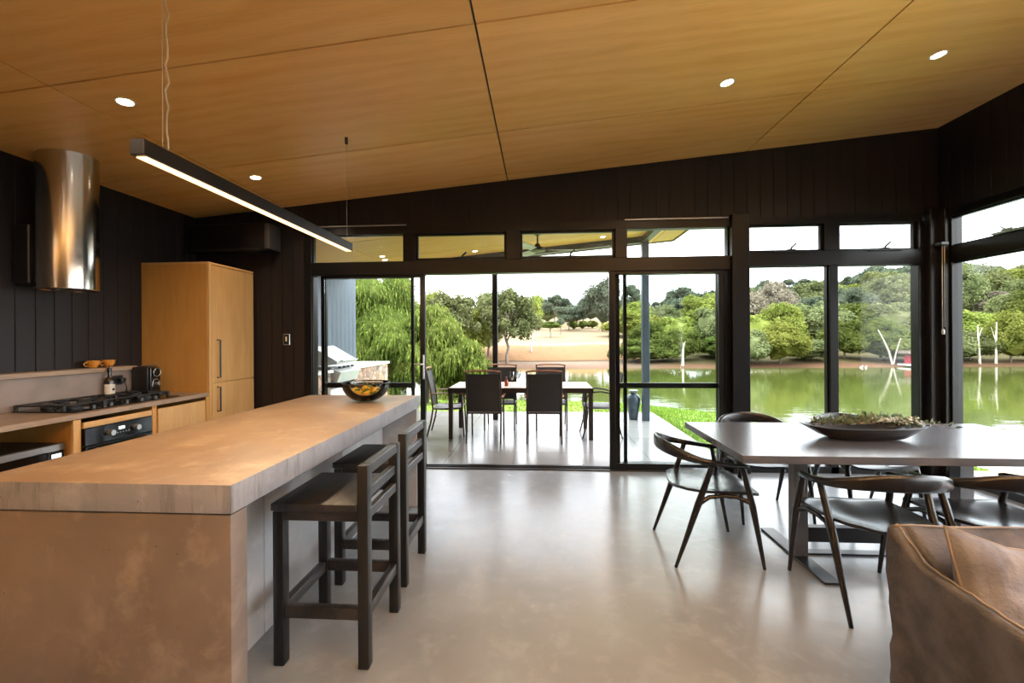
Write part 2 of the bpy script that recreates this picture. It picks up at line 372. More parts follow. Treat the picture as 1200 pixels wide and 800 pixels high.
# wall behind the photographer with a wide window opening
struct('wall_front', boards(MB(), 'x', XL, XR, 0, lambda x: cz(x) + .01, YF, .02, -1).box(XL - .15, XR + .12, YF - .12, YF - .008, 0, 3.5), M['wall'], smooth=False)

FD0, FD1 = YB + .0, YB + .10     # frame depth
def member(mb, x0, x1, z0, z1, y0=FD0, y1=FD1, b=.004): mb.box(x0, x1, y0, y1, z0, z1, b)
# main framing of the glazed back wall
f = MB()
member(f, -2.53, -2.33, 0, 2.57, YB - .01, YB + .13)                       # jamb (trimmed below)
f = MB()
member(f, -2.53, -2.45, 0, 2.57)                                            # left jamb
member(f, -2.45, 1.92, 2.05, 2.19, YB - .012, YB + .11)                      # header over the doors
member(f, 1.92, 2.09, 0, 2.60, YB - .05, YB + .14)                           # wide post
member(f, 2.09, 3.76, 2.075, 2.225, YB - .005)                               # header over fixed panes
member(f, -2.45, 1.92, 2.48, 2.575); member(f, 2.09, 3.76, 2.495, 2.575)      # top rail
for a, b in ((-1.444, -1.316), (-.347, -.204), (.775, .891)): member(f, a, b, 2.19, 2.5, YB - .006, YB + .1)
member(f, 2.835, 2.981, 2.2, 2.5); member(f, 2.884, 2.965, .0, 2.1); member(f, 3.719, 3.86, 0, 2.5, YB + .0, YB + .1)
member(f, 2.09, 3.76, 0, .07)
member(f, -2.45, -2.43, .0, 2.06); member(f, 1.90, 1.925, 0, 2.06)
struct('window_frame_back', f, M['black'])
struct('trim_1', MB().box(-2.45, 1.92, YB - .02, YB + .15, -.02, .012, .003).box(-2.45, 1.92, YB + .025, YB + .03, .012, .022).box(-2.45, 1.92, YB + .075, YB + .08, .012, .022), M['steelb'])
f = MB().box(3.78, 3.93, YB - .06, YB + .12, 0, 2.6, .006).box(3.86, 3.915, YB - .12, YB, 0, 2.58, .005)
struct('trim_2', f, M['cover'])
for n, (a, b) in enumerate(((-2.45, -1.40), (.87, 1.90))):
    struct('trim_%d' % (n + 3), MB().box(a, b, YB - .022, YB - .008, 2.565, 2.578, .002), M['alu'])  # added light grey strip standing in for the highlight on the top frames

# transom panes: fixed ones and awning sashes with winders
def pane(n, x0, x1, z0, z1, y=YB + .05, sash=0, winder=False):
    r = MB(); t = sash if sash else .012
    for q in ((x0, x1, z0, z0 + t), (x0, x1, z1 - t, z1), (x0, x0 + t, z0, z1), (x1 - t, x1, z0, z1)): r.box(q[0], q[1], y - .02, y + .02, q[2], q[3], .003)
    o = struct('window_%d' % n, r, M['black'])
    MB().box(x0 + t / 2, x1 - t / 2, y - .003, y + .003, z0 + t / 2, z1 - t / 2).build('pane', M['glass'], o, smooth=False)
    if winder:
        xc = (x0 + x1) / 2 + .05
        k = MB().box(xc - .16, xc + .16, y - .075, y - .03, z0 - .012, z0 + .006, .003).box(xc - .055, xc + .03, y - .085, y - .03, z0 + .0, z0 + .016, .004)
        k.tube([(xc - .02, y - .08, z0 + .012), (xc - .02, y - .1, z0 + .03), (xc + .022, y - .1, z0 + .066)], .009, 8)
        k.build('winder', M['plastic'], o)
    return o
pane(1, -2.45, -1.444, 2.18, 2.485)
pane(2, -1.316, -.347, 2.2, 2.485, sash=.025, winder=True)
pane(3, -.204, .775, 2.2, 2.485, sash=.025, winder=True)
pane(4, .891, 1.92, 2.18, 2.49)
pane(5, 2.09, 2.835, 2.222, 2.5, sash=.022, winder=True)
pane(6, 2.981, 3.719, 2.222, 2.5, sash=.022, winder=True)
pane(7, 2.09, 2.884, .06, 2.08); pane(8, 2.965, 3.755, .06, 2.08)

# sliding door leaves
def leaf(n, x0, x1, y, sl, sr, rail=None, handle=None, z1=2.05):
    r = MB(); z0 = .012
    r.box(x0, x1, y - .018, y + .018, z0, z0 + .06, .003).box(x0, x1, y - .018, y + .018, z1 - .03, z1, .003)
    r.box(x0, x0 + sl, y - .02, y + .02, z0, z1, .003).box(x1 - sr, x1, y - .02, y + .02, z0, z1, .003)
    if rail: r.box(x0, x1, y - .018, y + .018, rail - .027, rail + .027, .003)
    o = struct('door_%d' % n, r, M['black'])
    MB().box(x0 + .01, x1 - .01, y - .003, y + .003, z0 + .01, z1 - .01).build('pane', M['glass'], o, smooth=False)
    if handle:
        h = MB().box(handle - .011, handle + .011, y - .032, y - .018, .94, 1.2, .004)
        h.tube([(handle, y - .03, 1.1), (handle, y - .07, 1.1), (handle - .085, y - .075, 1.1)], .010, 10); h.build('handle', M['alu'], o)
    return o
leaf(1, -2.378, -1.352, YB + .078, .057, .03, rail=.87)
leaf(2, -2.33, -1.215, YB + .03, .0, .056, rail=None, handle=-1.235)
leaf(3, .712, 1.862, YB + .03, .062, .052, rail=None)
leaf(4, .775, 1.895, YB + .078, .05, .03, rail=.87)
leaf(5, .87, 1.85, YB + .11, .035, .03)

# right wall glazing
f = MB(); yy = YF
f.box(XR - .0, XR + .1, YF, YB, 2.07, 2.22, .004).box(XR, XR + .1, YF, YB, 2.5, 2.575, .004).box(XR, XR + .1, YF, YB, -.01, .07, .004)
ysr = [4.40, 3.2, 1.95, .7, -.55, -1.8, -3.05]
for a in ysr: f.box(XR, XR + .1, a - .04, a + .04, 0, 2.5, .004) if a != 4.40 else f.box(XR, XR + .1, 4.39, YB, 0, 2.5, .004)
struct('window_frame_right', f, M['black'])
k = 9
for i, (b, a) in enumerate(zip(ysr[:-1], ysr[1:])):
    r = MB()
    for (z0, z1) in ((.07, 2.07), (2.22, 2.5)):
        for q in ((a + .04, b - (.01 if i == 0 else .04), z0, z0 + .015), (a + .04, b - (.01 if i == 0 else .04), z1 - .015, z1)): r.box(XR + .03, XR + .07, q[0], q[1], q[2], q[3])
    if k == 12: k = 13
    o = struct('window_%d' % k, r, M['black'])
    MB().box(XR + .047, XR + .053, a, b, .07, 2.5).build('pane', M['glass'], o, smooth=False)
    if i == 0:
        yc = 3.86; z0 = 2.238; y = XR + .02
        MB().box(XR - .03, XR + .03, yc - .16, yc + .14, z0 - .012, z0 + .006, .003).box(XR - .05, XR + .0, yc - .05, yc + .04, z0, z0 + .018, .004).tube([(XR - .04, yc, z0 + .01), (XR - .055, yc + .04, z0 + .04)], .006).build('winder', M['alu'], o)
    k += 1
# blind chain in the corner
t = thing('blind_chain', 'thin metal blind chain hanging down in front of the dark corner post between the windows', 'chain', (3.82, 4.40, 1.42))
MB().tube([(3.825, 4.40, 2.24), (3.825, 4.40, 1.43)], .0035, 6).tube([(3.845, 4.40, 2.24), (3.845, 4.40, 1.45)], .003, 6).build('chain', M['alu'], t)
MB().lathe([(.0, 0), (.011, .002), (.013, .03), (.009, .05), (0, .052)], (3.83, 4.40, 1.38), 12).build('weight', M['white'], t)
MB().box(3.80, 3.87, 4.38, 4.45, 2.23, 2.26, .004).build('bracket', M['plastic'], t)

# ------------------------------------------------------------------ downlights
def downlight(x, y, label, group, off=0, power=0, deck=False):
    z = cz(x) + off
    t = thing('downlight', label, 'light', (x, y, z), 0, group); t.rotation_euler = (0, -math.atan(CB), 0)
    ring = MB().lathe([(.040, -.001), (.043, -.004), (.049, -.004), (.051, 0), (.040, 0)], n=28).build('trim_ring', M['white'], t, world=False)
    MB().lathe([(0, .0), (.039, .0), (.039, -.002), (0, -.002)], n=28).build('lamp_face', M['lampface'], t, world=False)
    if power:
        l = bpy.data.lights.new('downlight_lamp', 'SPOT'); l.energy = power; l.color = (1, .78, .55); l.spot_size = R(150); l.spot_blend = .6; l.shadow_soft_size = .04
        lo = bpy.data.objects.new('lamp', l); COL.objects.link(lo); lo.parent = t; lo.location = (0, 0, -.03)
    return t
PW = 16
downlight(-2.50, 2.48, 'round downlight in the ceiling nearest the range hood and the pendant cord', 'indoor downlights', power=PW)
downlight(-2.52, 3.72, 'round downlight in the ceiling above the tall oak cabinet, beyond the pendant', 'indoor downlights', power=PW)
downlight(1.33, 3.17, 'round downlight in the right half of the ceiling, left of the diagonal joint', 'indoor downlights', power=PW)
downlight(2.74, 3.17, 'round downlight at the far right of the ceiling, near the right wall', 'indoor downlights', power=PW)
for x in (-2.5, -.6, 1.33, 2.74):
    for y in (.6, -1.8): downlight(x, y, 'round downlight in the ceiling behind the photographer', 'downlights behind the photographer', power=PW)

for k, x in enumerate((-2.95, 3.45)):  # unseen wall lamps added to lift the light on the plywood ceiling
    t = thing('added_wall_uplighter', 'added white wall uplighter, unseen behind the photographer, brightening the ceiling', 'light', (x, YF + .08, 1.95), 0, 'added wall uplighters')
    MB().lathe([(.04, -.10), (.10, .0), (.10, .01), (.035, -.09)], n=28).box(-.03, .03, -.079, -.02, -.08, -.03).build('shade', M['white'], t, world=False)
    l = bpy.data.lights.new('added_uplight', 'SPOT'); l.energy = 1000; l.color = (1, .88, .72); l.spot_size = R(150); l.spot_blend = .8; l.shadow_soft_size = .06
    lo = bpy.data.objects.new('lamp', l); COL.objects.link(lo); lo.parent = t; lo.location = (0, 0, .02); lo.rotation_euler = (PI, 0, 0)

for x, y, e_ in ((2.3, -.7, 520), (-.2, -1.6, 420)):  # two unseen standing lamps, added only to brighten the ceiling
    t = thing('added_floor_uplighter', 'added black standing uplighter, unseen behind the photographer, brightening the ceiling', 'lamp', (x, y, 0), 0, 'added standing uplighters')
    MB().lathe([(0, .001), (.14, .001), (.14, .02), (.015, .03), (.012, 1.72), (0, 1.72)], n=28).build('pole', M['plastic'], t, world=False)
    MB().lathe([(.02, 1.72), (.13, 1.80), (.135, 1.80), (.02, 1.71)], n=32).build('shade', M['plastic'], t, world=False)
    l = bpy.data.lights.new('added_uplight', 'SPOT'); l.energy = e_; l.color = (1, .88, .72); l.spot_size = R(165); l.spot_blend = .8; l.shadow_soft_size = .08
    lo = bpy.data.objects.new('lamp', l); COL.objects.link(lo); lo.parent = t; lo.location = (0, 0, 1.80); lo.rotation_euler = (PI, 0, 0)

# ------------------------------------------------------------------ pendant light
t = thing('linear_pendant_light', 'long slim black pendant bar with a glowing warm strip above the concrete island', 'light', (-1.47, 2.4, 2.05))
px0, py0, py1, pz = -1.47, 1.50, 3.28, 2.05
MB().box(px0 - .028, px0 + .028, py0, py1, pz, pz + .06, .003).build('housing', M['steelb'], t)
MB().box(px0 - .019, px0 + .019, py0 + .02, py1 - .01, pz - .004, pz + .002).build('light_strip', M['warm'], t)
zc = cz(px0)
cp = [(px0 + .012 + .006 * math.sin(k * 1.7), py0 + .12 + .004 * math.cos(k * 2.3), pz + .07 + (zc - pz - .07) * k / 24) for k in range(25)]
MB().tube(cp, .0035, 8).build('power_cord', mat('clear cord', (190, 180, 165), .3), t)
MB().tube([(px0 - .006, py0 + .12, pz + .06), (px0 - .006, py0 + .12, zc)], .0012, 6).build('suspension_wire', M['alu'], t)
MB().tube([(px0, py1 - .04, pz + .06), (px0, py1 - .04, zc - .02)], .0012, 6).build('suspension_wire', M['alu'], t)
MB().lathe([(.008, -.05), (.012, -.045), (.012, 0), (0, 0)], (px0, py1 - .04, zc), 14).build('ceiling_mount', M['plastic'], t)
MB().lathe([(.03, -.02), (.035, -.01), (.035, 0), (0, 0)], (px0, py0 + .12, zc), 18).build('ceiling_mount', M['plastic'], t)
for q in range(3):
    l = bpy.data.lights.new('pendant_lamp', 'AREA'); l.shape = 'RECTANGLE'; l.size = .03; l.size_y = .55; l.energy = 5; l.color = (1, .74, .45)
    lo = bpy.data.objects.new('lamp', l); COL.objects.link(lo); lo.parent = t; lo.location = (0, -.6 + q * .6, -.012)

# ------------------------------------------------------------------ range hood, air conditioner, switch
t = thing('range_hood', 'tall polished steel cylinder range hood on the dark wall above the cooktop', 'range hood', (-3.5, 3.02, 1.75))
hc = (-3.5, 3.02, 0)
MB().lathe([(.163, 1.752), (.168, 1.745), (.172, 1.75), (.172, 2.75), (.16, 2.75)], hc, 64).build('cylinder', M['steel'], t)
MB().lathe([(0, 1.757), (.163, 1.757), (.163, 1.765), (0, 1.765)], hc, 48).build('filter_plate', M['alu'], t)
MB().box(XL + .001, -3.62, 2.86, 3.02, 1.78, 2.2, .006).build('hood_shadow_block', M['plastic'], t)  # dark block standing in for the shadow beside the hood
t = thing('air_conditioner', 'dark wall air conditioner high on the back wall above the tall oak cabinet', 'air conditioner', (-3.2, YB, 2.3))
MB().box(-3.70, -2.80, YB - .20, YB - .002, 2.30, 2.58, .02, seg=3).build('casing', M['cover'], t)
MB().box(-2.84, -2.785, YB - .21, YB - .002, 2.31, 2.57, .01, seg=2).build('end_cap', mat('grey plastic', (74, 70, 68), .4), t)
MB().box(-3.65, -2.9, YB - .205, YB - .15, 2.295, 2.32, .005).build('air_outlet_flap', M['plastic'], t)
t = thing('wall_switch', 'small light switch with pale edges on the dark wall left of the sliding door', 'switch', (-2.728, YB, 1.37))
MB().box(-2.766, -2.69, YB - .008, YB - .001, 1.31, 1.43, .003).build('plate', M['alu'], t)
MB().box(-2.759, -2.697, YB - .011, YB - .007, 1.317, 1.423, .002).build('insert', M['plastic'], t)
MB().box(-2.736, -2.72, YB - .016, YB - .01, 1.35, 1.40, .002).build('rocker', M['cream'], t)

# ------------------------------------------------------------------ kitchen run on the left wall
XB = -3.08; ZT = .88
o = MB().box(XL + .001, XB, -1.0, 3.865, ZT - .035, ZT, .003).build('worktop', M['slabbench']); tag(o, 'long brown stone worktop along the dark left wall under the range hood', 'worktop')
t = thing('wall_ledge', 'raised stone ledge running along the left wall behind the cooktop', 'shelf', (-3.68, 1.5, ZT))
MB().box(XL + .001, -3.62, -1.0, 3.665, ZT + .001, 1.108, .003).build('upstand', mat('grey stone upstand', (132, 118, 110), .45, c2=(118, 104, 96), scale=6), t)
MB().box(XL + .001, -3.598, -1.0, 3.67, 1.108, 1.145, .004).build('ledge_slab', M['slabbench'], t)

def carcass(name, label, y0, y1, front=True, cat='cabinet'):
    t = thing(name, label, cat, (-3.4, (y0 + y1) / 2, 0))
    b = MB().box(XL + .02, XB - .015, y0, y0 + .018, .1, .842).box(XL + .02, XB - .015, y1 - .018, y1, .1, .842).box(XL + .02, XB - .02, y0, y1, .1, .118).box(XL + .02, XL + .035, y0, y1, .1, .842)
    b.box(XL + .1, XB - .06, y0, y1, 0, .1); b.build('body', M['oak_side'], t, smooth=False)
    return t
t = carcass('open_cabinet', 'open oak niche cabinet holding the microwave below the worktop', 1.80, 2.715)
for a_, b_ in ((2.68, 2.722), (1.795, 1.83)): MB().box(XB - .017, XB + .002, a_, b_, .1, .838, .002).build('face_frame', M['oak'], t)
MB().box(XL + .035, XB - .03, 1.818, 2.697, .40, .418).build('shelf', M['oak_side'], t)
t = carcass('oven_cabinet', 'oak cabinet housing the built-in oven below the cooktop', 2.725, 3.30)
MB().box(XB - .017, XB + .002, 2.745, 3.262, .775, .815, .002).build('top_rail', M['oak'], t)
MB().box(XB - .017, XB + .002, 3.266, 3.303, .1, .83, .002).build('face_frame', M['oak_side'], t)
MB().box(XB - .017, XB + .002, 2.745, 3.262, .1, .175, .002).build('bottom_rail', M['oak'], t)
t = carcass('drawer_cabinet', 'oak drawer unit between the oven and the tall cabinet', 3.305, 3.865)
for z0, z1 in ((.50, .815), (.12, .492)): MB().box(XB - .017, XB + .002, 3.32, 3.815, z0, z1, .002).build('drawer_front', M['oak'], t)
MB().box(XB - .017, XB + .002, 3.825, 3.865, .1, .842, .002).build('face_frame', M['oak_side'], t)
t = carcass('base_cabinet', 'oak base cabinet at the near end of the kitchen run', -1.0, 1.79)
for k in range(3): MB().box(XB - .017, XB + .002, -.99 + k * .93, -.07 + k * .93, .12, .815, .002).build('door', M['oak'], t)
# oven
t = thing('built_in_oven', 'black glass built-in oven with two round dials under the cooktop', 'oven', (-3.1, 3.0, .18))
MB().box(-3.6, XB - .02, 2.75, 3.26, .18, .772).build('body', M['plastic'], t)
MB().box(XB - .02, XB + .006, 2.75, 3.26, .655, .770, .002).build('control_panel', M['gloss'], t)
d = MB().box(XB - .02, XB + .008, 2.75, 3.26, .18, .648, .003).build('door', M['gloss'], t)
MB().tube([(XB + .045, 2.80, .622), (XB + .045, 3.25, .622)], .010, 12).tube([(XB + .0, 2.83, .622), (XB + .045, 2.83, .622)], .006).tube([(XB + .0, 3.22, .622), (XB + .045, 3.22, .622)], .006).build('handle', M['alu'], d)
for y in (2.92, 3.12): 
    kb = MB().lathe([(0, .03), (.019, .03), (.022, .0), (0, 0)], (XB + .006, y, .712), 20, 'x').build('dial', M['alu'], t)
MB().box(XB + .006, XB + .008, 2.985, 3.03, .722, .742).build('clock_display', emis('clock', (.8, .9, 1), 1.2), t)
for y in (2.985, 3.045, 3.055): pass
bt = MB()
for k in range(5): bt.lathe([(0, .003), (.004, .003), (.004, 0)], (XB + .006, 2.975 + k * .022, .700), 10, 'x')
bt.build('buttons', M['alu'], t)
# microwave
t = thing('microwave', 'black microwave with a silver top edge in the open niche', 'microwave', (-3.3, 2.3, .418))
MB().box(-3.62, -3.165, 2.12, 2.67, .42, .70, .006).build('body', M['plastic'], t)
MB().box(-3.165, -3.135, 2.12, 2.57, .425, .655, .003).build('door', M['gloss'], t)
MB().box(-3.165, -3.130, 2.12, 2.675, .658, .700, .003).build('top_strip', M['alu'], t)
pn = MB().box(-3.165, -3.137, 2.575, 2.675, .425, .655, .003).build('control_panel', M['plastic'], t)
MB().box(-3.137, -3.135, 2.60, 2.655, .612, .636).build('clock_display', emis('clock2', (.8, .95, 1), 1.5), pn)
MB().lathe([(0, .014), (.017, .014), (.019, 0), (0, 0)], (-3.137, 2.628, .53), 20, 'x').build('dial', M['alu'], pn)
# tall cabinet
t = thing('tall_cabinet', 'tall oak cabinet with black bar handles in the back left corner', 'cabinet', (-3.4, 4.2, 0))
MB().box(XL + .002, XB - .022, 3.868, 3.888, 0, 2.08, .001).build('side_panel', M['oak_side'], t)
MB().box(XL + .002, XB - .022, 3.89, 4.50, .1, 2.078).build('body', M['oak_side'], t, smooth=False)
MB().box(XL + .002, XB, 3.868, 4.50, 2.08, 2.10, .001).build('top_panel', M['oak'], t)
MB().box(XB - .02, XB, 3.868, 3.90, 0, 2.08, .001).build('edge_strip', M['oak'], t)
for z0, z1, h0, h1 in ((.965, 2.074, 1.01, 1.37), (.10, .96, .69, .92)):
    d = MB().box(XB - .02, XB, 3.904, 4.498, z0, z1, .0015).build('door', M['oak'], t)
    MB().tube([(XB - .002, 3.97, h0), (XB + .032, 3.97, h0), (XB + .032, 3.97, h1), (XB - .002, 3.97, h1)], .007, 8).build('handle', M['plastic'], d)
MB().box(-3.7, XB - .06, 3.89, 4.5, 0, .1).build('plinth', M['cover'], t)
# cooktop
t = thing('gas_cooktop', 'black gas cooktop with cast iron grates set in the left worktop', 'cooktop', (-3.4, 3.15, ZT))
MB().box(-3.60, -3.14, 2.74, 3.60, ZT + .001, ZT + .009, .003).build('base_plate', M['gloss'], t)
for k in range(3):
    y0 = 2.755 + k * .28; y1 = y0 + .27; gz = ZT + .045; gr_ = MB()
    for x in (-3.585, -3.235): gr_.tube([(x, y0, gz), (x, y1, gz)], .0075, 6)
    for y in (y0, y1): gr_.tube([(-3.585, y, gz), (-3.235, y, gz)], .0075, 6)
    for cx_ in ((-3.5, -3.32) if k != 1 else (-3.41,)):
        for a in range(4):
            an = a * PI / 2; gr_.tube([(cx_ + .03 * math.cos(an), (y0 + y1) / 2 + .03 * math.sin(an), gz + .006), (cx_ + .085 * math.cos(an), (y0 + y1) / 2 + .125 * math.sin(an), gz)], .0065, 6)
    for x in (-3.585, -3.235):
        for y in (y0, y1): gr_.box(x - .009, x + .009, y - .009, y + .009, ZT + .008, gz + .004, .002)
    gr_.build('grate', M['iron'], t)
    for cx_, rr_ in (((-3.5, .034), (-3.32, .042)) if k != 1 else ((-3.41, .058),)):
        b_ = MB().lathe([(rr_ + .012, ZT + .009), (rr_ + .012, ZT + .02), (rr_, ZT + .024), (rr_, ZT + .034), (rr_ * .8, ZT + .038), (0, ZT + .038)], (cx_, (y0 + y1) / 2, 0), 24)
        b_.build('burner', M['iron'], t)
for k in range(5): MB().lathe([(.019, ZT + .009), (.017, ZT + .032), (.012, ZT + .035), (0, ZT + .035)], (-3.18, 2.90 + k * .125, 0), 18).build('knob', M['plastic'], t)
# coffee machine
t = thing('coffee_machine', 'black capsule coffee machine at the end of the worktop beside the tall cabinet', 'coffee machine', (-3.5, 3.67, ZT))
cy = 3.67; fx_ = -3.45
MB().box(-3.60, fx_, cy - .055, cy + .06, ZT + .012, ZT + .255, .012, seg=3).build('body', M['plastic'], t)
MB().box(-3.60, fx_, cy - .05, cy + .055, ZT + .001, ZT + .022, .006).build('base', M['plastic'], t)
MB().box(fx_, fx_ + .022, cy - .05, cy + .055, ZT + .03, ZT + .245, .008, seg=2).build('front_panel', M['gloss'], t)
MB().box(fx_, fx_ + .10, cy - .045, cy + .05, ZT + .001, ZT + .024, .010, seg=2).build('drip_tray', M['plastic'], t)
MB().lathe([(.034, 0), (.034, .012), (.028, .018), (0, .018)], (fx_ + .022, cy + .002, ZT + .205), 28, 'x').build('dial', M['gloss'], t)
MB().tube([(fx_ + .036, cy + .002 - .036 * math.cos(a * PI / 12), ZT + .205 + .036 * math.sin(a * PI / 12)) for a in range(24)], .0028, 8, closed=True).build('dial_ring', M['alu'], t)
MB().tube([(fx_ + .024, cy - .032, ZT + .08)] + [(fx_ + .026, cy + .002 - .034 * math.cos(a * PI / 10), ZT + .11 + .034 * math.sin(a * PI / 10)) for a in range(11)] + [(fx_ + .024, cy + .036, ZT + .08)], .003, 8).build('spout_arch', M['alu'], t)
MB().lathe([(.014, 0), (.012, .03), (0, .03)], (fx_ + .02, cy + .002, ZT + .105), 16, 'x').build('spout', M['alu'], t)
MB().tube([(-3.56, cy, ZT + .26), (fx_, cy + .01, ZT + .27), (fx_ + .03, cy + .01, ZT + .28)], .005, 8).build('lever', M['alu'], t)
# power socket and plug
t = thing('power_socket', 'black power socket with a plug and cord on the stone upstand', 'socket', (-3.62, 3.50, 1.03))
MB().box(-3.619, -3.612, 3.43, 3.55, .99, 1.07, .003).build('plate', M['plastic'], t)
MB().box(-3.612, -3.57, 3.50, 3.54, 1.01, 1.05, .006).build('plug', M['plastic'], t)
MB().tube([(-3.575, 3.52, 1.02), (-3.56, 3.53, .97), (-3.585, 3.55, .92), (-3.59, 3.58, .895), (-3.59, 3.605, .888)], .004, 8).build('cord', M['plastic'], t)
# bottle
t = thing('soap_bottle', 'dark brown bottle with a cream label standing behind the cooktop', 'bottle', (-3.56, 3.42, ZT))
bx, by = -3.575, 3.395
t.location = (bx, by, ZT)
MB().lathe([(.0, ZT + .002), (.032, ZT + .002), (.034, ZT + .01), (.034, ZT + .15), (.028, ZT + .175), (.013, ZT + .195), (.012, ZT + .235), (0, ZT + .235)], (bx, by, 0), 28).build('bottle_body', M['brownglass'], t)
MB().lathe([(.0346, ZT + .045), (.0352, ZT + .045), (.0352, ZT + .128), (.0346, ZT + .128)], (bx, by, 0), 28).build('paper_label', M['cream'], t)
MB().lathe([(.015, ZT + .232), (.015, ZT + .262), (.005, ZT + .264), (.005, ZT + .285), (0, ZT + .285)], (bx, by, 0), 18).build('cap', M['plastic'], t)
MB().box(bx + .0345, bx + .0362, by - .010, by + .010, ZT + .075, ZT + .095).build('label_mark', M['plastic'], t)
# cups
def cup(x, y, label, a):
    t = thing('coffee_cup', label, 'cup', (x, y, 1.146), a, 'mustard cups on the ledge')
    MB().lathe([(0, 0), (.022, 0), (.026, .004), (.040, .03), (.043, .058), (.0405, .058), (.037, .03), (.022, .008), (0, .007)], n=28).build('cup_body', M['mustard'], t, world=False)
    MB().tube([(0, -.038, .046), (0, -.058, .044), (0, -.066, .03), (0, -.056, .016), (0, -.036, .016)], .0045, 8).build('handle', M['mustard'], t, world=False)
cup(-3.665, 3.345, 'mustard coffee cup on the ledge, nearer the range hood', -.15)
cup(-3.665, 3.475, 'mustard coffee cup on the ledge, nearer the coffee machine', -.15)

# ------------------------------------------------------------------ island
IX0, IX1, IY0, IY1 = -1.94, -1.0, 1.345, 3.56
t = thing('kitchen_island', 'long concrete kitchen island with a thick slab top in the left foreground', 'kitchen island', ((IX0 + IX1) / 2, 2.45, 0))
tp = MB().box(IX0, IX1, IY0, IY1, .805, .9, .004, seg=2)
tob = tp.build('worktop', M['isl_top'], t)
tob.data.materials.append(M['isl_edge'])
for p in tob.data.polygons:
    if p.normal.z < .5: p.material_index = 1
MB().box(IX0 + .002, IX1 - .005, IY0 + .005, IY0 + .085, 0, .80, .004, seg=2).build('end_panel', M['isl'], t)
MB().box(IX0 + .002, IX1 - .005, IY1 - .075, IY1 - .003, 0, .80, .004).build('end_panel', M['isl_back'], t)
bp = MB(); y = IY0 + .09
for q in (1.95, 2.75, IY1 - .078): bp.box(-1.33, -1.288, y, q - .004, 0, .80, .003); y = q
bp.build('back_panel', M['isl_back'], t)
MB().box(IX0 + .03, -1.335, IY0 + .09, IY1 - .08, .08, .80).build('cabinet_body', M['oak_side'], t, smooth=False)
MB().box(IX0 + .006, IX1 - .01, IY0 + .008, IY1 - .008, .80, .806).build('shadow_gap', M['cover'], t, smooth=False)

# bowl with gourds
bx, by, bz = -1.31, 3.20, .901
t = thing('glass_bowl', 'smoked glass bowl of gourds standing at the far end of the island', 'bowl', (bx, by, bz))
R0 = .172
prof = [(0, .0)] + [(R0 * math.sin(a * PI / 2 / 12) ** .85, .140 * (1 - math.cos(a * PI / 2 / 12)) ** 1.0) for a in range(3, 13)]
inner = [(max(0, r - .004), z + .004) for r, z in reversed(prof[1:])] + [(0, .006)]
MB().lathe(prof + inner, (bx, by, bz), 48).build('bowl_body', M['bowl'], t)
MB().tube([(bx + R0 * math.cos(a * PI / 24), by + R0 * math.sin(a * PI / 24), bz + .142) for a in range(48)], .004, 8, closed=True).build('rim', M['rim'], t)
gl = [(-.075, -.01, .072, 'left'), (-.025, -.055, .052, 'front'), (.035, -.05, .055, 'front right'), (.085, .0, .075, 'right'), (0, .02, .095, 'topmost'), (.02, .075, .07, 'rear')]
for x, y, z, w_ in gl:
    g_ = thing('gourd', 'small orange and green gourd in the smoked glass bowl, the %s one' % w_, 'gourd', (bx + x, by + y, bz + z - .004), rnd.random() * 6, 'gourds in the glass bowl')
    m_ = MB(); n = 24; pr = [(0, -.036), (.021, -.034), (.037, -.019), (.041, 0), (.034, .02), (.019, .031), (.009, .036), (0, .038)]
    m_.lathe(pr, (0, 0, 0), n)
    for i, v in enumerate(m_.v):
        a = math.atan2(v[1], v[0]); s_ = 1 + .07 * math.cos(8 * a); m_.v[i] = (v[0] * s_, v[1] * s_, v[2])
    m_.build('skin', M['gourd'], g_, world=False, ang=60)
    MB().tube([(0, 0, .032), (.003, 0, .045), (.010, 0, .052)], [.006, .004, .005], 6).build('stem', M['leafg'], g_, world=False)

# ------------------------------------------------------------------ bar stools
t = thing('bar_stool', 'rough black timber bar stool nearest the camera, tucked under the island', 'stool', (-.92, 1.965, 0), 0, 'bar stools at the island')
x0, x1, y0, y1 = -1.125, -.715, 1.755, 2.175
P_ = .046
def post(xa, ya, z1): return MB().box(xa, xa + P_, ya, ya + P_, 0.001, z1, .004, seg=2)
post(x0, y0, .65).build('leg', M['char_z'], t); post(x0, y1 - P_, .65).build('leg', M['char_z'], t)
post(x1 - P_, y0, .845).build('leg', M['char_z'], t); post(x1 - P_, y1 - P_, .845).build('leg', M['char_z'], t)
s_ = MB().box(x0 - .006, x1 - P_ - .001, y0 - .004, y1 + .004, .652, .684, .004, seg=2)
s_.build('seat', M['char'], t)
MB().box(x0 + P_, x1 - P_, y0 + .006, y0 + .034, .61, .652, .003).box(x0 + P_, x1 - P_, y1 - .034, y1 - .006, .61, .652, .003).box(x0 + .006, x0 + .034, y0 + P_, y1 - P_, .61, .652, .003).box(x1 - .034, x1 - .006, y0 + P_, y1 - P_, .61, .652, .003).build('seat_frame', M['char'], t)
MB().box(x1 - P_ + .002, x1 - .002, y0 + P_, y1 - P_, .80, .845, .004).build('back_rail', M['char'], t)
MB().box(x1 - P_ + .004, x1 - .01, y0 + P_, y1 - P_, .695, .74, .004).build('lower_back_rail', M['char'], t)
for bx_ in ((x0 + P_, x1 - P_, y0 + .006, y0 + .04, .20, .25), (x0 + P_, x1 - P_, y1 - .04, y1 - .006, .20, .25), (x0 + .006, x0 + .04, y0 + P_, y1 - P_, .20, .25), (x1 - .04, x1 - .006, y0 + P_, y1 - P_, .20, .25)):
    MB().box(*bx_, .004, seg=2).build('footrest', M['char'], t)
copy_tree(t, 'rough black timber bar stool standing behind the first one, nearer the sliding doors', loc=(-.945, 2.56, 0))

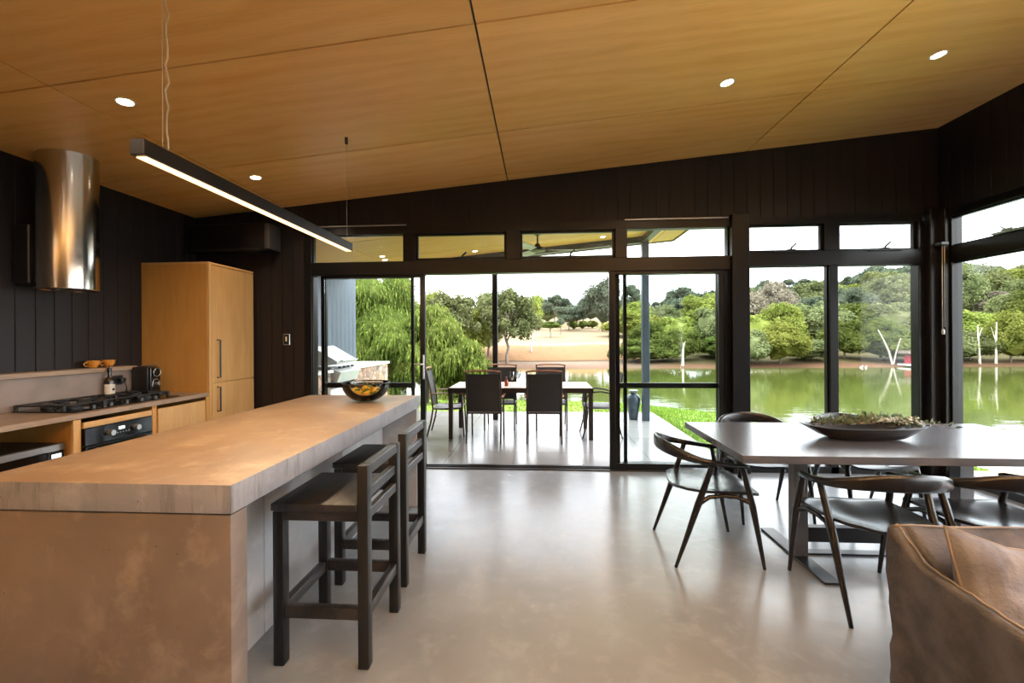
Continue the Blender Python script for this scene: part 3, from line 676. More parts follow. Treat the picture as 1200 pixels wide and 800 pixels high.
# ------------------------------------------------------------------ dining table
t = thing('dining_table', 'long charcoal timber dining table on flat black steel legs by the windows', 'table', (2.05, 2.83, 0))
TX0, TX1, TY0, TY1, TZ = 1.06, 3.06, 2.36, 3.28, .745
tb = MB(); nb = 1
tb.box(TX0, TX1, TY0, TY1, TZ - .042, TZ, .002); tb.build('tabletop', M['tablew'], t)
for xc in (1.60, 2.56):
    l = MB().box(xc - .04, xc + .04, 2.79, 2.86, .014, TZ - .043, .002).build('leg', M['greysteel'], t)
    MB().box(xc - .045, xc + .045, 2.50, 3.20, .001, .014, .002).build('foot_plate', M['steelb'], l)
    MB().box(xc - .045, xc + .045, 2.50, 3.20, TZ - .052, TZ - .0425, .002).build('top_plate', M['steelb'], l)
MB().box(1.64, 2.52, 2.80, 2.85, .10, .19, .002).build('stretcher', M['steelb'], t)
MB().box(1.64, 2.52, 2.84, 2.90, .001, .012, .002).build('floor_bar', M['steelb'], t)

# ------------------------------------------------------------------ dining chair
def make_chair(label):
    t = thing('dining_chair', label, 'chair', (0, 0, 0), 0, 'black dining chairs')
    half = [(.232, .17, .598, .017, .013), (.252, .08, .608, .022, .014), (.264, -.02, .622, .025, .016), (.262, -.12, .640, .024, .020), (.228, -.205, .662, .020, .029),
            (.160, -.262, .680, .016, .037), (.080, -.290, .688, .014, .041)]
    pts = half + [(0, -.299, .690, .0135, .042)] + [(-a, b, c_, d, e) for a, b, c_, d, e in reversed(half)]
    # smooth resample
    def cr(p0, p1, p2, p3, u): return [.5 * (2 * b + (c_ - a) * u + (2 * a - 5 * b + 4 * c_ - d) * u * u + (-a + 3 * b - 3 * c_ + d) * u ** 3) for a, b, c_, d in zip(p0, p1, p2, p3)]
    rs = []
    for i in range(len(pts) - 1):
        for k in range(4): rs.append(cr(pts[max(i - 1, 0)], pts[i], pts[i + 1], pts[min(i + 2, len(pts) - 1)], k / 4))
    rs.append(list(pts[-1]))
    rs[0][3] *= .6; rs[0][4] *= .6; rs[-1][3] *= .6; rs[-1][4] *= .6
    MB().sweep([r[:3] for r in rs], [(r[3], r[4]) for r in rs], 16, p4=.75).build('backrest', M['ash'], t, ang=60)
    for s in (-1, 1):
        MB().tube([(s * .250, .250, .001), (s * .250, .215, .2), (s * .247, .185, .37), (s * .240, .155, .50), (s * .236, .135, .603)], [.0095, .0145, .019, .0165, .0145], 12).build('leg', M['ash'], t, ang=60)
        MB().tube([(s * .252, -.262, .001), (s * .250, -.19, .2), (s * .247, -.13, .37), (s * .250, -.085, .5), (s * .258, -.045, .622)], [.0095, .015, .020, .017, .016], 12).build('leg', M['ash'], t, ang=60)
    fr = MB()
    for s in (-1, 1):
        fr.tube([(s * .246, .182, .385), (s * .235, .10, .418), (s * .232, .03, .422), (s * .236, -.06, .415), (s * .246, -.128, .375)], [.014, .013, .012, .013, .014], 10)
    fr.tube([(-.24, .06, .418), (0, .06, .405), (.24, .06, .418)], .012, 8)
    fr.build('seat_frame', M['ash'], t, ang=60)
    def sf(u, v, dz=0):
        x = (u * 2 - 1); yv = -.20 + v * .44
        wd = .228 + .012 * v - .05 * max(0, .25 - v) ** 1.0 / .25 * .9
        k = 1 - max(0, abs(v - .5) * 2 - .86) * .9
        X = x * wd * k; z = .437 + .018 * x * x * (1 - .5 * v) - .016 * (1 - x * x) * math.exp(-((v - .35) / .3) ** 2) + .006 * math.exp(-((x) / .25) ** 2) * v
        if v > .85: z -= .012 * ((v - .85) / .15) ** 2
        yy = yv + .022 * (1 - x * x) * (1 if v > .5 else -1) * abs(v - .5) * 2
        return (X, yy, z + dz)
    m_ = MB(); nu, nv = 18, 16
    top = [sf(i / nu, j / nv) for j in range(nv + 1) for i in range(nu + 1)]; bot = [sf(i / nu, j / nv, -.016) for j in range(nv + 1) for i in range(nu + 1)]
    w_ = nu + 1; N = len(top); fs = []
    for j in range(nv):
        for i in range(nu):
            a = j * w_ + i; fs.append((a, a + 1, a + w_ + 1, a + w_)); fs.append((N + a + w_, N + a + w_ + 1, N + a + 1, N + a))
    bd = [i for i in range(nu)] + [j * w_ + nu for j in range(nv)] + [nv * w_ + i for i in range(nu, 0, -1)] + [j * w_ for j in range(nv, 0, -1)]
    for q in range(len(bd)): a, b = bd[q], bd[(q + 1) % len(bd)]; fs.append((b, a, N + a, N + b))
    m_.add(top + bot, fs); m_.build('seat', M['seatw'], t, ang=50)
    return t
ch = make_chair('black wooden armchair at the left end of the dining table')
ch.location = (1.06, 2.90, 0); ch.rotation_euler = (0, 0, -PI / 2)
copy_tree(ch, 'black wooden armchair on the near side of the table, left of the two', loc=(1.70, 2.40, 0), rz=0)
copy_tree(ch, 'black wooden armchair on the near side of the table, right of the two', loc=(2.30, 2.42, 0), rz=-.03)
copy_tree(ch, 'black wooden armchair on the window side of the table, left of the two', loc=(1.72, 3.52, 0), rz=PI)
copy_tree(ch, 'black wooden armchair on the window side of the table, behind the wooden dish', loc=(2.46, 3.50, 0), rz=PI + .04)

# ------------------------------------------------------------------ dish with dried eucalyptus
def lp(u): return u
dx, dy, dz = 1.97, 2.80, TZ + .001
t = thing('wooden_dish', 'long dark carved wooden dish on the dining table holding dried eucalyptus', 'dish', (dx, dy, dz), .02)
m_ = MB(); ring = []
A, B = .375, .135
def dishring(k, z, n=48):
    out = []
    for i in range(n):
        a = 2 * PI * i / n; c_, s_ = math.cos(a), math.sin(a)
        out.append((A * k[0] * math.copysign(abs(c_) ** 1.0, c_) + (.03 if c_ < -.9 else 0) * 0, B * k[1] * math.copysign(abs(s_) ** .8, s_), z + .018 * (abs(c_) ** 6)))
    return out
rings = [dishring((.58, .55), 0), dishring((.68, .72), .006), dishring((.86, .93), .045), dishring((1.0, 1.0), .074), dishring((.97, .93), .077), dishring((.84, .85), .055), dishring((.6, .6), .02)]
vs = [p for r in rings for p in r]; n = 48
fs = [(i * n + k, i * n + (k + 1) % n, (i + 1) * n + (k + 1) % n, (i + 1) * n + k) for i in range(len(rings) - 1) for k in range(n)]
fs.append(tuple(range(n))[::-1]); fs.append(tuple((len(rings) - 1) * n + k for k in range(n)))
m_.add(vs, fs); m_.build('dish_body', M['dish'], t, world=False, ang=50)
sp = [(-.33, .02, .33, -.03, 'lying lowest along the near rim'), (-.28, .06, .30, .05, 'lying along the far rim'), (-.20, -.02, .50, -.03, 'with its tip hanging past the right end'), (-.30, .0, .22, .03, 'in the middle of the dish'), (-.10, .03, .36, .06, 'at the right end among the pale flowers')]
for q, (xa, ya, xb, yb, wd) in enumerate(sp):
    tt = thing('eucalyptus_sprig', 'dried eucalyptus sprig in the wooden dish, %s' % wd, 'sprig', (dx, dy, dz), 0, 'dried sprigs in the dish')
    st = []; N = 12
    for i in range(N + 1):
        u = i / N; z = .068 + .012 * q * .5 + .02 * math.sin(u * PI) + (-.018 * max(0, u - .85) / .15 if xb > .4 else 0)
        st.append(Vector((xa + (xb - xa) * u, ya + (yb - ya) * u + .008 * math.sin(u * 9 + q), z)))
    MB().tube(st, .0022, 6).build('stem', M['bark'], tt, world=False)
    lf = MB(); r2 = random.Random(q + 5)
    for i in range(95):
        u = r2.random() * .95 + .05; f_ = u * N; k = min(N - 1, int(f_)); p = st[k].lerp(st[k + 1], f_ - k)
        a = r2.random() * 6.28; d = Vector((r2.uniform(-.3, .8), math.cos(a), abs(math.sin(a)) * .7 + .1)).normalized(); p = p + d * r2.uniform(.004, .024)
        s_ = r2.uniform(.011, .019); e1 = d; e2 = d.cross(Vector((r2.uniform(-1, 1), r2.uniform(-1, 1), r2.uniform(-1, 1)))).normalized(); e3 = e1.cross(e2) * .25
        lf.add([p, p + (e1 + e2) * s_ * .7 + e3 * s_, p + e1 * s_ * 1.9, p + (e1 - e2) * s_ * .7 + e3 * s_], [(0, 1, 2, 3)])
    lf.build('leaves', M['euc'], tt, world=False)
tt = thing('dried_flowers', 'cream dried flower heads at the right end of the wooden dish', 'dried flowers', (dx + .18, dy - .02, dz + .01))
fl = MB(); r2 = random.Random(3)
for i in range(70):
    p = (r2.uniform(-.14, .13), r2.uniform(-.06, .06), .088 + r2.uniform(0, .03)); fl.blob(p, (.008, .008, .006), .4, 3, 1, i)
fl.build('flower_heads', M['flower'], tt, world=False)
MB().tube([(-.30, .0, .08), (-.1, .0, .092), (.05, .0, .097)], .003).tube([(-.30, .02, .08), (-.1, .015, .092), (.1, .02, .097)], .003).tube([(-.28, -.02, .08), (-.1, -.015, .092), (.08, -.02, .097)], .003).build('stems', M['cord'], tt, world=False)

# ------------------------------------------------------------------ sofa
def soft(mb, x0, x1, y0, y1, z0, z1, bev, amp=.012, fr=5, sub=5, seed=0., fn=None):
    b = bmesh.new(); bmesh.ops.create_cube(b, size=1)
    for v in b.verts: v.co = Vector(((x0 + x1) / 2 + v.co.x * (x1 - x0), (y0 + y1) / 2 + v.co.y * (y1 - y0), (z0 + z1) / 2 + v.co.z * (z1 - z0)))
    bmesh.ops.bevel(b, geom=b.edges[:], offset=bev, segments=4, affect='EDGES', profile=.5)
    for _ in range(6):
        es = [e for e in b.edges if e.calc_length() > .04]
        if not es: break
        bmesh.ops.subdivide_edges(b, edges=es, cuts=1, use_grid_fill=True)
        bmesh.ops.triangulate(b, faces=[f for f in b.faces if len(f.verts) > 4])
    b.normal_update()
    for v in b.verts:
        q = v.co * fr + Vector((seed, 0, 0)); d = noise.noise(q) * amp + noise.noise(q * 2.7) * amp * .45 + abs(noise.noise(Vector((q.x * 3, q.y * 3, q.z * .9)))) * -amp * .5
        v.co += v.normal * d
        if fn: v.co = fn(v.co)
    b.verts.index_update(); mb.add([v.co for v in b.verts], [[v.index for v in f.verts] for f in b.faces]); b.free(); return mb
t = thing('sofa', 'brown linen slipcovered sofa with piped seams in the right foreground', 'sofa', (2.3, 1.2, 0))
SX, SY = 1.275, 1.70
def backfn(co):
    if co.z > .25: co.z -= .10 * max(0, (SY - .03 - co.y) / .15) * (co.z - .25) / .41
    return co
soft(MB(), SX + .05, 3.30, 1.52, SY, .02, .672, .02, .014, 5, fn=backfn).build('backrest', M['linen'], t, ang=0)
def armfn(co):
    if co.z > .25:
        f_ = (co.z - .25) / .42; k = min(1, max(0, (1.69 - co.y) / .13)); k2 = min(1, max(0, (1.56 - co.y) / .33))
        co.z -= (.088 * k + .022 * k2) * f_ + .09 * max(0, (co.x - SX - .03) / .14) * f_ * min(1, k * 1.5)
        co.x += .012 * math.sin(co.z * 9) * (1 - f_)
    return co
soft(MB(), SX, SX + .17, .62, SY, .02, .675, .016, .014, 5, fn=armfn).build('armrest', M['linen'], t, ang=0)
soft(MB(), 3.13, 3.30, .62, SY + .0, .02, .59, .03, .010, 4, seed=9).build('armrest', M['linen'], t, ang=0)
soft(MB(), SX + .16, 3.12, .66, 1.52, .20, .34, .04, .010, 4, seed=4).build('seat_cushion', M['linen'], t, ang=0)
soft(MB(), SX + .02, 3.28, .64, 1.66, .02, .22, .02, .008, 4, seed=4).build('base', M['linen'], t, ang=0)
sm = MB(); aw = lambda y: .675 - .088 * min(1, max(0, (1.69 - y) / .13)) - .022 * min(1, max(0, (1.56 - y) / .33))
sm.tube([(SX + .030 + .003 * math.sin(k * 1.9), 1.69 - k * .02, aw(1.69 - k * .02) + .003) for k in range(53)], .0042, 6)
sm.build('piping', M['cord'], t, ang=0)
MB().tube([(SX + .012 + k * .05, SY - .020 + .002 * math.sin(k * 1.3), .675 + .002 * math.sin(k)) for k in range(40)], .0042, 6).build('piping', M['cord'], t, ang=0)

T0 = Vector((1.305, 1.50, .752)); e1 = Vector((.0, -.22, -.95)); e2 = Vector((.93, .06, -.24)); nn = e2.cross(e1).normalized()
if nn.y > 0: nn = -nn
half = .215; C0 = T0 + (e1 + e2) * half
t = thing('throw_cushion', 'pale brown linen cushion with a pointed corner leaning on the sofa back', 'cushion', tuple(C0))
def cfn(u, v, sgn):
    x, y = u * 2 - 1, v * 2 - 1
    th = (max(0, (1 - abs(x) ** 2.4)) * max(0, (1 - abs(y) ** 2.4))) ** .55
    pin = 1 - .10 * (1 - abs(x * y)) * (max(abs(x), abs(y)) ** 3)
    n_ = noise.noise(Vector((x * 2.2, y * 2.2, sgn * 3))) * .016 * th + noise.noise(Vector((x * 6, y * 3, sgn * 3 + 5))) * .007 * min(1, th * 2) + .008 * math.sin((x + y) * 7) * th * (1 - th)
    return C0 + e2 * (x * half * pin) + e1 * (y * half * pin) + nn * (sgn * th * .075 + n_)
m_ = MB().grid(lambda u, v: cfn(u, v, 1), 34, 34); m2 = MB().grid(lambda u, v: cfn(1 - u, v, -1), 34, 34); m_.add(m2.v, m2.f)
m_.build('cover', M['linenl'], t, ang=0)
ed = []
for k in range(120):
    q = k // 30; u = k / 30 - q
    x, y = [(-1 + 2 * u, -1), (1, -1 + 2 * u), (1 - 2 * u, 1), (-1, 1 - 2 * u)][q]; ed.append(cfn((x + 1) / 2, (y + 1) / 2, 1))
MB().tube(ed, .0045, 6, closed=True).build('piping', M['cord'], t, ang=0)

# ------------------------------------------------------------------ outside: deck, porch
DZ = -.07; PD = -.10
struct('deck_floor', MB().box(-3.95, 2.15, YB + .15, 8.5, -.3, DZ), M['tile'], smooth=False)
d = slab(MB(), -4.1, 2.5, YB + .13, 8.3, -.07, .20); struct('roof_porch', d, M['corr'], smooth=False)
c = MB()
px_ = [-4.0, -2.73, -.33, 2.085, 2.47]; py_ = [YB + .13, 5.86, 7.06, 8.26]
for i in range(4):
    for j in range(3):
        x0, x1, y0, y1 = px_[i] + g, px_[i + 1] - g, py_[j] + g, py_[j + 1] - g
        v = [(x, y, cz(x) + PD + dz_) for dz_ in (0, .016) for x, y in ((x0, y0), (x1, y0), (x1, y1), (x0, y1))]
        c.add(v, [(3, 2, 1, 0), (4, 5, 6, 7), (0, 1, 5, 4), (1, 2, 6, 5), (2, 3, 7, 6), (3, 0, 4, 7)])
struct('ceiling_porch', c, M['ply'], smooth=False)
f = MB(); slab(f, -4.1, 2.5, 8.26, 8.3, -.12, .2); slab(f, 2.47, 2.5, YB + .13, 8.3, -.12, .2); struct('trim_5', f, M['greysteel'], smooth=False)
f = MB(); slab(f, -4.0, 1.88, 7.62, 7.74, -.20, -.101); slab(f, 1.76, 1.88, YB + .13, 7.74, -.20, -.101)
struct('beam_porch', f, mat('blue grey steel beam', (84, 94, 106), .4, .3), smooth=False)
f = MB().box(1.762, 1.878, 7.62, 7.74, DZ, cz(1.8) - .20, .004); struct('porch_post', f, mat('blue grey post', (70, 80, 92), .4, .3))
tag(bpy.data.objects['porch_post'], kind='structure')
f = MB().box(-.84, -.75, 7.64, 7.72, DZ, cz(-.8) - .20, .004); o = struct('porch_post', f, M['cover'])
for i, (x, y, lb) in enumerate(((-2.55, 6.92, 'round porch downlight seen through the leftmost high window, upper one'), (-2.61, 7.20, 'round porch downlight seen through the leftmost high window, lower one'), (-1.09, 7.3, 'round porch downlight seen through the second high window'), (1.05, 7.3, 'round porch downlight seen just right of the ceiling fan'), (1.30, 7.95, 'round porch downlight by the porch corner beam'))):
    downlight(x, y, lb, 'porch downlights', off=PD, power=8)
# ceiling fan
fx, fy = -.03, 6.45; zt = cz(fx) + PD
t = thing('ceiling_fan', 'dark porch ceiling fan with pale blades seen through the high window', 'fan', (fx, fy, zt))
MB().lathe([(.075, zt - .001), (.075, zt - .03), (.03, zt - .055), (.012, zt - .06), (.012, zt - .17), (.03, zt - .18), (.05, zt - .22), (.11, zt - .245), (.115, zt - .285), (.07, zt - .30), (0, zt - .305)], (fx, fy, 0), 32).build('motor', M['plastic'], t)
for k in range(3):
    a = R(2 + 120 * k); ca, sa = math.cos(a), math.sin(a)
    def bf(u, v, dz_=0):
        r_ = .10 + u * .60; wv = (.05 + .03 * math.sin(u * PI)) * (v * 2 - 1); return (fx + ca * r_ - sa * wv, fy + sa * r_ + ca * wv, zt - .27 + .012 * (v * 2 - 1) + dz_)
    m_ = MB().grid(lambda u, v: bf(u, v), 12, 4); m2 = MB().grid(lambda u, v: bf(1 - u, v, -.006), 12, 4); m_.add(m2.v, m2.f)
    m_.build('blade', mat('fan blade', (196, 198, 200), .4), t)
# corrugated wing wall
w = MB(); n = 4 * 23; y0, y1 = YB + .12, 8.75
vs = []
for i in range(n + 1):
    y = y0 + (y1 - y0) * i / n; x = -3.82 + (.028 if i % 4 in (0, 1) else 0); vs += [(x, y, .0), (x, y, 3.6)]
w.add(vs, [(2 * i, 2 * i + 2, 2 * i + 3, 2 * i + 1) for i in range(n)]); w.box(-4.1, -3.84, y0, y1, -.3, 3.6)
struct('wall_wing', w, M['corr'], ang=60)
# stone bench with counter
t = thing('outdoor_counter', 'stone-faced outdoor kitchen counter with a white top beside the grey wing wall', 'counter', (-3.4, 7.0, DZ))
MB().box(-3.76, -3.16, 7.25, 8.85, DZ, .86, .01).build('stone_base', M['stone'], t)
MB().box(-3.76, -3.16, 4.9, 6.40, DZ, .86, .01).build('stone_base', M['stone'], t)
MB().box(-3.76, -3.13, 7.22, 8.88, .86, .905, .004).build('counter_top', M['white'], t)
MB().box(-3.76, -3.13, 4.88, 6.42, .86, .905, .004).build('counter_top', M['white'], t)
for y in (6.43, 6.83): 
    dd = MB().box(-3.74, -3.18, y, y + .39, DZ + .08, .60, .003).build('cabinet_door', M['white'], t)
# barbecue
M['bbqs'] = mat('barbecue steel', (200, 200, 200), .4, .3, c2=(190, 190, 190))
t = thing('barbecue', 'silver hooded gas barbecue built into the outdoor counter', 'barbecue', (-3.45, 6.85, .62))
MB().box(-3.72, -3.20, 6.46, 7.18, .62, .90, .008).build('body', mat('bbq body', (74, 70, 68), .4), t)
v = [(-3.22, y, .76) for y in (6.46, 7.18)] + [(-3.10, y, .70) for y in (6.46, 7.18)] + [(-3.04, y, .86) for y in (6.46, 7.18)] + [(-3.20, y, .93) for y in (6.46, 7.18)]
MB().add(v, [(0, 1, 3, 2), (2, 3, 5, 4), (4, 5, 7, 6), (6, 7, 1, 0), (0, 2, 4, 6), (1, 7, 5, 3)]).build('control_panel', M['bbqs'], t)
v = [(x, y, z) for y in (6.46, 7.18) for x, z in ((-3.70, .95), (-3.70, 1.10), (-3.62, 1.24), (-3.50, 1.26), (-3.10, 1.03), (-3.10, .985))]
MB().add(v, [tuple(range(6)), tuple(range(11, 5, -1))] + [(i, (i + 1) % 6 + 0, (i + 1) % 6 + 6, i + 6) for i in range(6)]).build('hood', M['bbqs'], t)
MB().tube([(-3.05, 6.55, 1.035), (-3.05, 7.09, 1.035)], .012).tube([(-3.12, 6.58, 1.03), (-3.05, 6.58, 1.035)], .008).tube([(-3.12, 7.06, 1.03), (-3.05, 7.06, 1.035)], .008).build('hood_handle', M['alu'], t)
for k in range(4): MB().lathe([(.026, 0), (.024, .03), (0, .032)], (-3.12 + .0, 6.60 + k * .15, .915), 16).build('knob', M['plastic'], t)

# outdoor table
t = thing('outdoor_table', 'pale topped outdoor dining table with a dark frame on the tiled deck', 'table', (-.29, 6.57, DZ))
OX0, OX1, OY0, OY1, OZ = -1.32, .74, 6.15, 7.0, .665
ot = MB(); nb = 7
for k in range(nb): ot.box(OX0 + .01, OX1 - .01, OY0 + .01 + k * (OY1 - OY0 - .02) / nb, OY0 + .01 + (k + 1) * (OY1 - OY0 - .02) / nb - .004, OZ - .018, OZ, .002)
ot.build('tabletop', M['otop'], t)
MB().box(OX0, OX1, OY0, OY0 + .03, OZ - .075, OZ - .006, .003).box(OX0, OX1, OY1 - .03, OY1, OZ - .075, OZ - .006, .003).box(OX0, OX0 + .03, OY0, OY1, OZ - .075, OZ - .006, .003).box(OX1 - .03, OX1, OY0, OY1, OZ - .075, OZ - .006, .003).build('apron', M['bronze'], t)
for x in (OX0 + .004, OX1 - .064):
    for y in (OY0 + .004, OY1 - .064): MB().box(x, x + .06, y, y + .06, DZ + .001, OZ - .02, .004).build('leg', M['bronze'], t)
# outdoor chairs (facing +y)
def make_ochair(label):
    t = thing('outdoor_chair', label, 'chair', (0, 0, 0), 0, 'black sling chairs around the outdoor table')
    for s in (-1, 1):
        MB().tube([(s * .235, -.29, .001), (s * .235, -.235, .2), (s * .235, -.20, .40), (s * .235, -.235, .7), (s * .235, -.30, .99)], .0125, 8).build('leg', M['bronze'], t)
        MB().tube([(s * .235, .25, .001), (s * .235, .235, .30), (s * .235, .215, .62)], .0125, 8).build('leg', M['bronze'], t)
        MB().sweep([(s * .25, -.245, .63), (s * .262, -.05, .64), (s * .262, .12, .64), (s * .25, .25, .625)], [(.018, .009)] * 4, 10).build('armrest', M['teak'], t)
    MB().tube([(-.235, -.20, .405), (.235, -.20, .405)], .011, 8).tube([(-.235, .228, .415), (.235, .228, .415)], .011, 8).tube([(-.235, -.20, .405), (-.235, .228, .415)], .011, 8).tube([(.235, -.20, .405), (.235, .228, .415)], .011, 8).build('seat_frame', M['bronze'], t)
    MB().tube([(-.235, -.30, .985), (-.12, -.318, .998), (.12, -.318, .998), (.235, -.30, .985)], .0125, 8).build('top_rail', M['teak'], t)
    def bk_(u, v, e=0): return ((u * 2 - 1) * .222, -.205 - .085 * max(0, v) ** 1.3 + .012 * (1 - (u * 2 - 1) ** 2) * -1 + e, .43 + v * .52)
    m_ = MB().grid(lambda u, v: bk_(u, v), 8, 10); m2 = MB().grid(lambda u, v: bk_(1 - u, v, -.008), 8, 10); m_.add(m2.v, m2.f); m_.build('back_sling', M['sling'], t)
    def st_(u, v, e=0): return ((u * 2 - 1) * .222, -.19 + v * .41, .418 - .012 * math.sin(v * PI) + e)
    m_ = MB().grid(lambda u, v: st_(u, v), 8, 8); m2 = MB().grid(lambda u, v: st_(1 - u, v, -.02), 8, 8); m_.add(m2.v, m2.f); m_.build('seat_sling', M['slingg'], t)
    return t
oc = make_ochair('black sling chair on the near side of the outdoor table, left one'); oc.location = (-.78, 6.18, DZ)
copy_tree(oc, 'black sling chair on the near side of the outdoor table, right one', loc=(.05, 6.18, DZ))
copy_tree(oc, 'black sling chair on the lake side of the outdoor table, left one', loc=(-.64, 7.0, DZ), rz=PI)
copy_tree(oc, 'black sling chair on the lake side of the outdoor table, right one', loc=(.17, 7.0, DZ), rz=PI)
copy_tree(oc, 'black sling chair at the left end of the outdoor table with a grey seat', loc=(-1.40, 6.55, DZ), rz=-PI / 2 + .1)
# curved chair at the right end
t = thing('curved_armchair', 'slim metal armchair with curved legs at the right end of the outdoor table', 'chair', (.85, 6.5, DZ), 0)
for s in (-1, 1):
    y = 6.5 + s * .23
    MB().tube([(.60, y, DZ + .001), (.65, y, .12), (.67, y, .30), (.645, y, .42), (.66, y, .52), (.72, y, .585), (.85, y, .60), (1.0, y, .575), (1.10, y, .53)], .012, 8).build('leg', M['bronze'], t)
    MB().tube([(1.16, y, DZ + .001), (1.10, y, .15), (1.08, y, .36), (1.11, y, .55), (1.17, y, .85)], .012, 8).build('leg', M['bronze'], t)
MB().box(.63, 1.09, 6.28, 6.72, .345, .385, .015, seg=3).build('seat', M['slingg'], t)
m_ = MB().grid(lambda u, v: (1.09 + v * .075, 6.28 + u * .44, .40 + v * .46), 6, 8); m2 = MB().grid(lambda u, v: (1.10 + v * .075, 6.72 - u * .44, .40 + v * .46), 6, 8); m_.add(m2.v, m2.f); m_.build('backrest', M['sling'], t)
# wine glasses and bottle
def wineglass(x, y, label):
    t = thing('wine_glass', label, 'wine glass', (x, y, OZ), 0, 'wine glasses on the outdoor table')
    MB().lathe([(0, .001), (.034, .001), (.034, .003), (.005, .008), (.004, .085), (.02, .10), (.038, .13), (.041, .155), (.033, .205), (.0315, .205), (.039, .155), (.036, .13), (.018, .103), (0, .098)], n=28).build('glass_body', M['bottleg'], t, world=False)
wineglass(-.42, 6.45, 'clear wine glass on the outdoor table beside the amber bottle'); wineglass(-.34, 6.55, 'clear wine glass on the outdoor table, further from the amber bottle')
t = thing('sauce_bottle', 'small amber bottle on the outdoor table left of the wine glasses', 'bottle', (-.50, 6.42, OZ))
MB().lathe([(0, .001), (.03, .001), (.031, .05), (.022, .075), (.01, .09), (.01, .115), (0, .115)], n=24).build('bottle_body', M['wine'], t, world=False)
MB().lathe([(.012, .112), (.012, .13), (0, .13)], n=16).build('cap', M['plastic'], t, world=False)
# urn
t = thing('garden_urn', 'blue-grey glazed urn standing on the deck beside the right porch post', 'urn', (1.63, 7.78, DZ))
MB().lathe([(0, .001), (.075, .001), (.08, .02), (.095, .16), (.118, .30), (.122, .36), (.10, .42), (.062, .45), (.058, .48), (.075, .50), (.07, .503), (.05, .48), (0, .47)], n=36).build('urn_body', M['urn'], t, world=False)
MB().lathe([(.066, .474), (.08, .494), (.078, .512), (.06, .512)], n=36).build('rim', mat('pale rim', (150, 156, 160), .3), t, world=False)

# ------------------------------------------------------------------ landscape
WZ = -1.2
o = MB().add([(-90, 4, WZ), (160, -40, WZ), (160, 60, WZ), (-90, 60, WZ)], [(0, 1, 2, 3)])
def watermat():
    m, nt, bs = newmat('lake water'); bs.inputs['Base Color'].default_value = lin((66, 74, 32)); bs.inputs['Roughness'].default_value = .04
    bs.inputs['IOR'].default_value = 1.6
    v = coords(nt, (1, 3.2, 1)); h1 = nz(nt, v, .9, 4); bump(nt, bs, h1, .10, .05); return m
lake = o.build('lake', watermat(), smooth=False); tag(lake, kind='structure')
inner = [(-60, 6), (-12, 8.0), (-6, 8.46), (-3.9, 8.46), (-1, 8.46), (1, 8.46), (2.13, 8.46), (2.14, 7.2), (2.14, 6.0), (2.14, 4.9), (4.05, 4.6), (4.3, 3), (4.3, 0), (4.3, -6)]
outer = [(-60, 20), (-16, 19), (-9, 18.2), (-4.5, 17.9), (-1, 17.7), (2.2, 17.5), (3.8, 16.7), (5.9, 15.0), (7.2, 13.2), (8.0, 11.3), (8.4, 9.2), (8.8, 6), (9.0, 0), (9.5, -8)]
ms = MB(); NU = (len(inner) - 1) * 6; NV = 22
def lw(u, v):
    s = u * (len(inner) - 1); k = min(int(s), len(inner) - 2); q = s - k
    a = Vector(inner[k]).lerp(Vector(inner[k + 1]), q); b = Vector(outer[k]).lerp(Vector(outer[k + 1]), q); vv = v * 1.06
    p = a.lerp(b, vv); return (p.x, p.y, -.10 - 1.09 * vv ** 1.1 + .02 * noise.noise(Vector((p.x, p.y, 0))))
ms.grid(lw, NU, NV)
def lawnmat():
    m, nt, bs = newmat('lawn'); bs.inputs['Roughness'].default_value = .9; bs.inputs['Specular IOR Level'].default_value = .1
    v = coords(nt); a = nz(nt, v, 1.2, 4); b = nz(nt, v, 40, 4)
    col = ramp(nt, a, [(.3, lin((98, 118, 46))), (.7, lin((112, 130, 58)))]); col = mixc(nt, ramp(nt, b, [(.45, (0, 0, 0, 1)), (.7, (.8, .8, .8, 1))]), col, lin((76, 96, 34)))
    L(nt, col, bs.inputs['Base Color']); bump(nt, bs, b, .6, .03); return m
M['lawn'] = lawnmat()
struct('ground_lawn', ms, M['lawn'], ang=0)
# grass blades near the deck edge
gb = MB(); r2 = random.Random(8)
for i in range(16000):
    u = r2.uniform(.18, .80) if i % 3 else r2.uniform(.3, .75); v = r2.random() ** 1.6 * .95; p = Vector(lw(u, v)); h_ = r2.uniform(.03, .07); a = r2.random() * 6.28
    if p.y < 9.1 and p.x < -3.6: continue
    w_ = .006 + .006 * v * 3
    dx_, dy_ = math.cos(a) * w_, math.sin(a) * w_; lx, ly = r2.uniform(-.02, .02), r2.uniform(-.02, .02)
    gb.add([(p.x - dx_, p.y - dy_, p.z), (p.x + dx_, p.y + dy_, p.z), (p.x + lx, p.y + ly, p.z + h_)], [(0, 1, 2)])
o = gb.build('grass', leafmat('grass blades', (92, 116, 42), (114, 134, 54), None, .3, 3), smooth=False); tag(o, 'short bright green grass on the lawn between the deck and the lake', 'grass', kind='stuff')

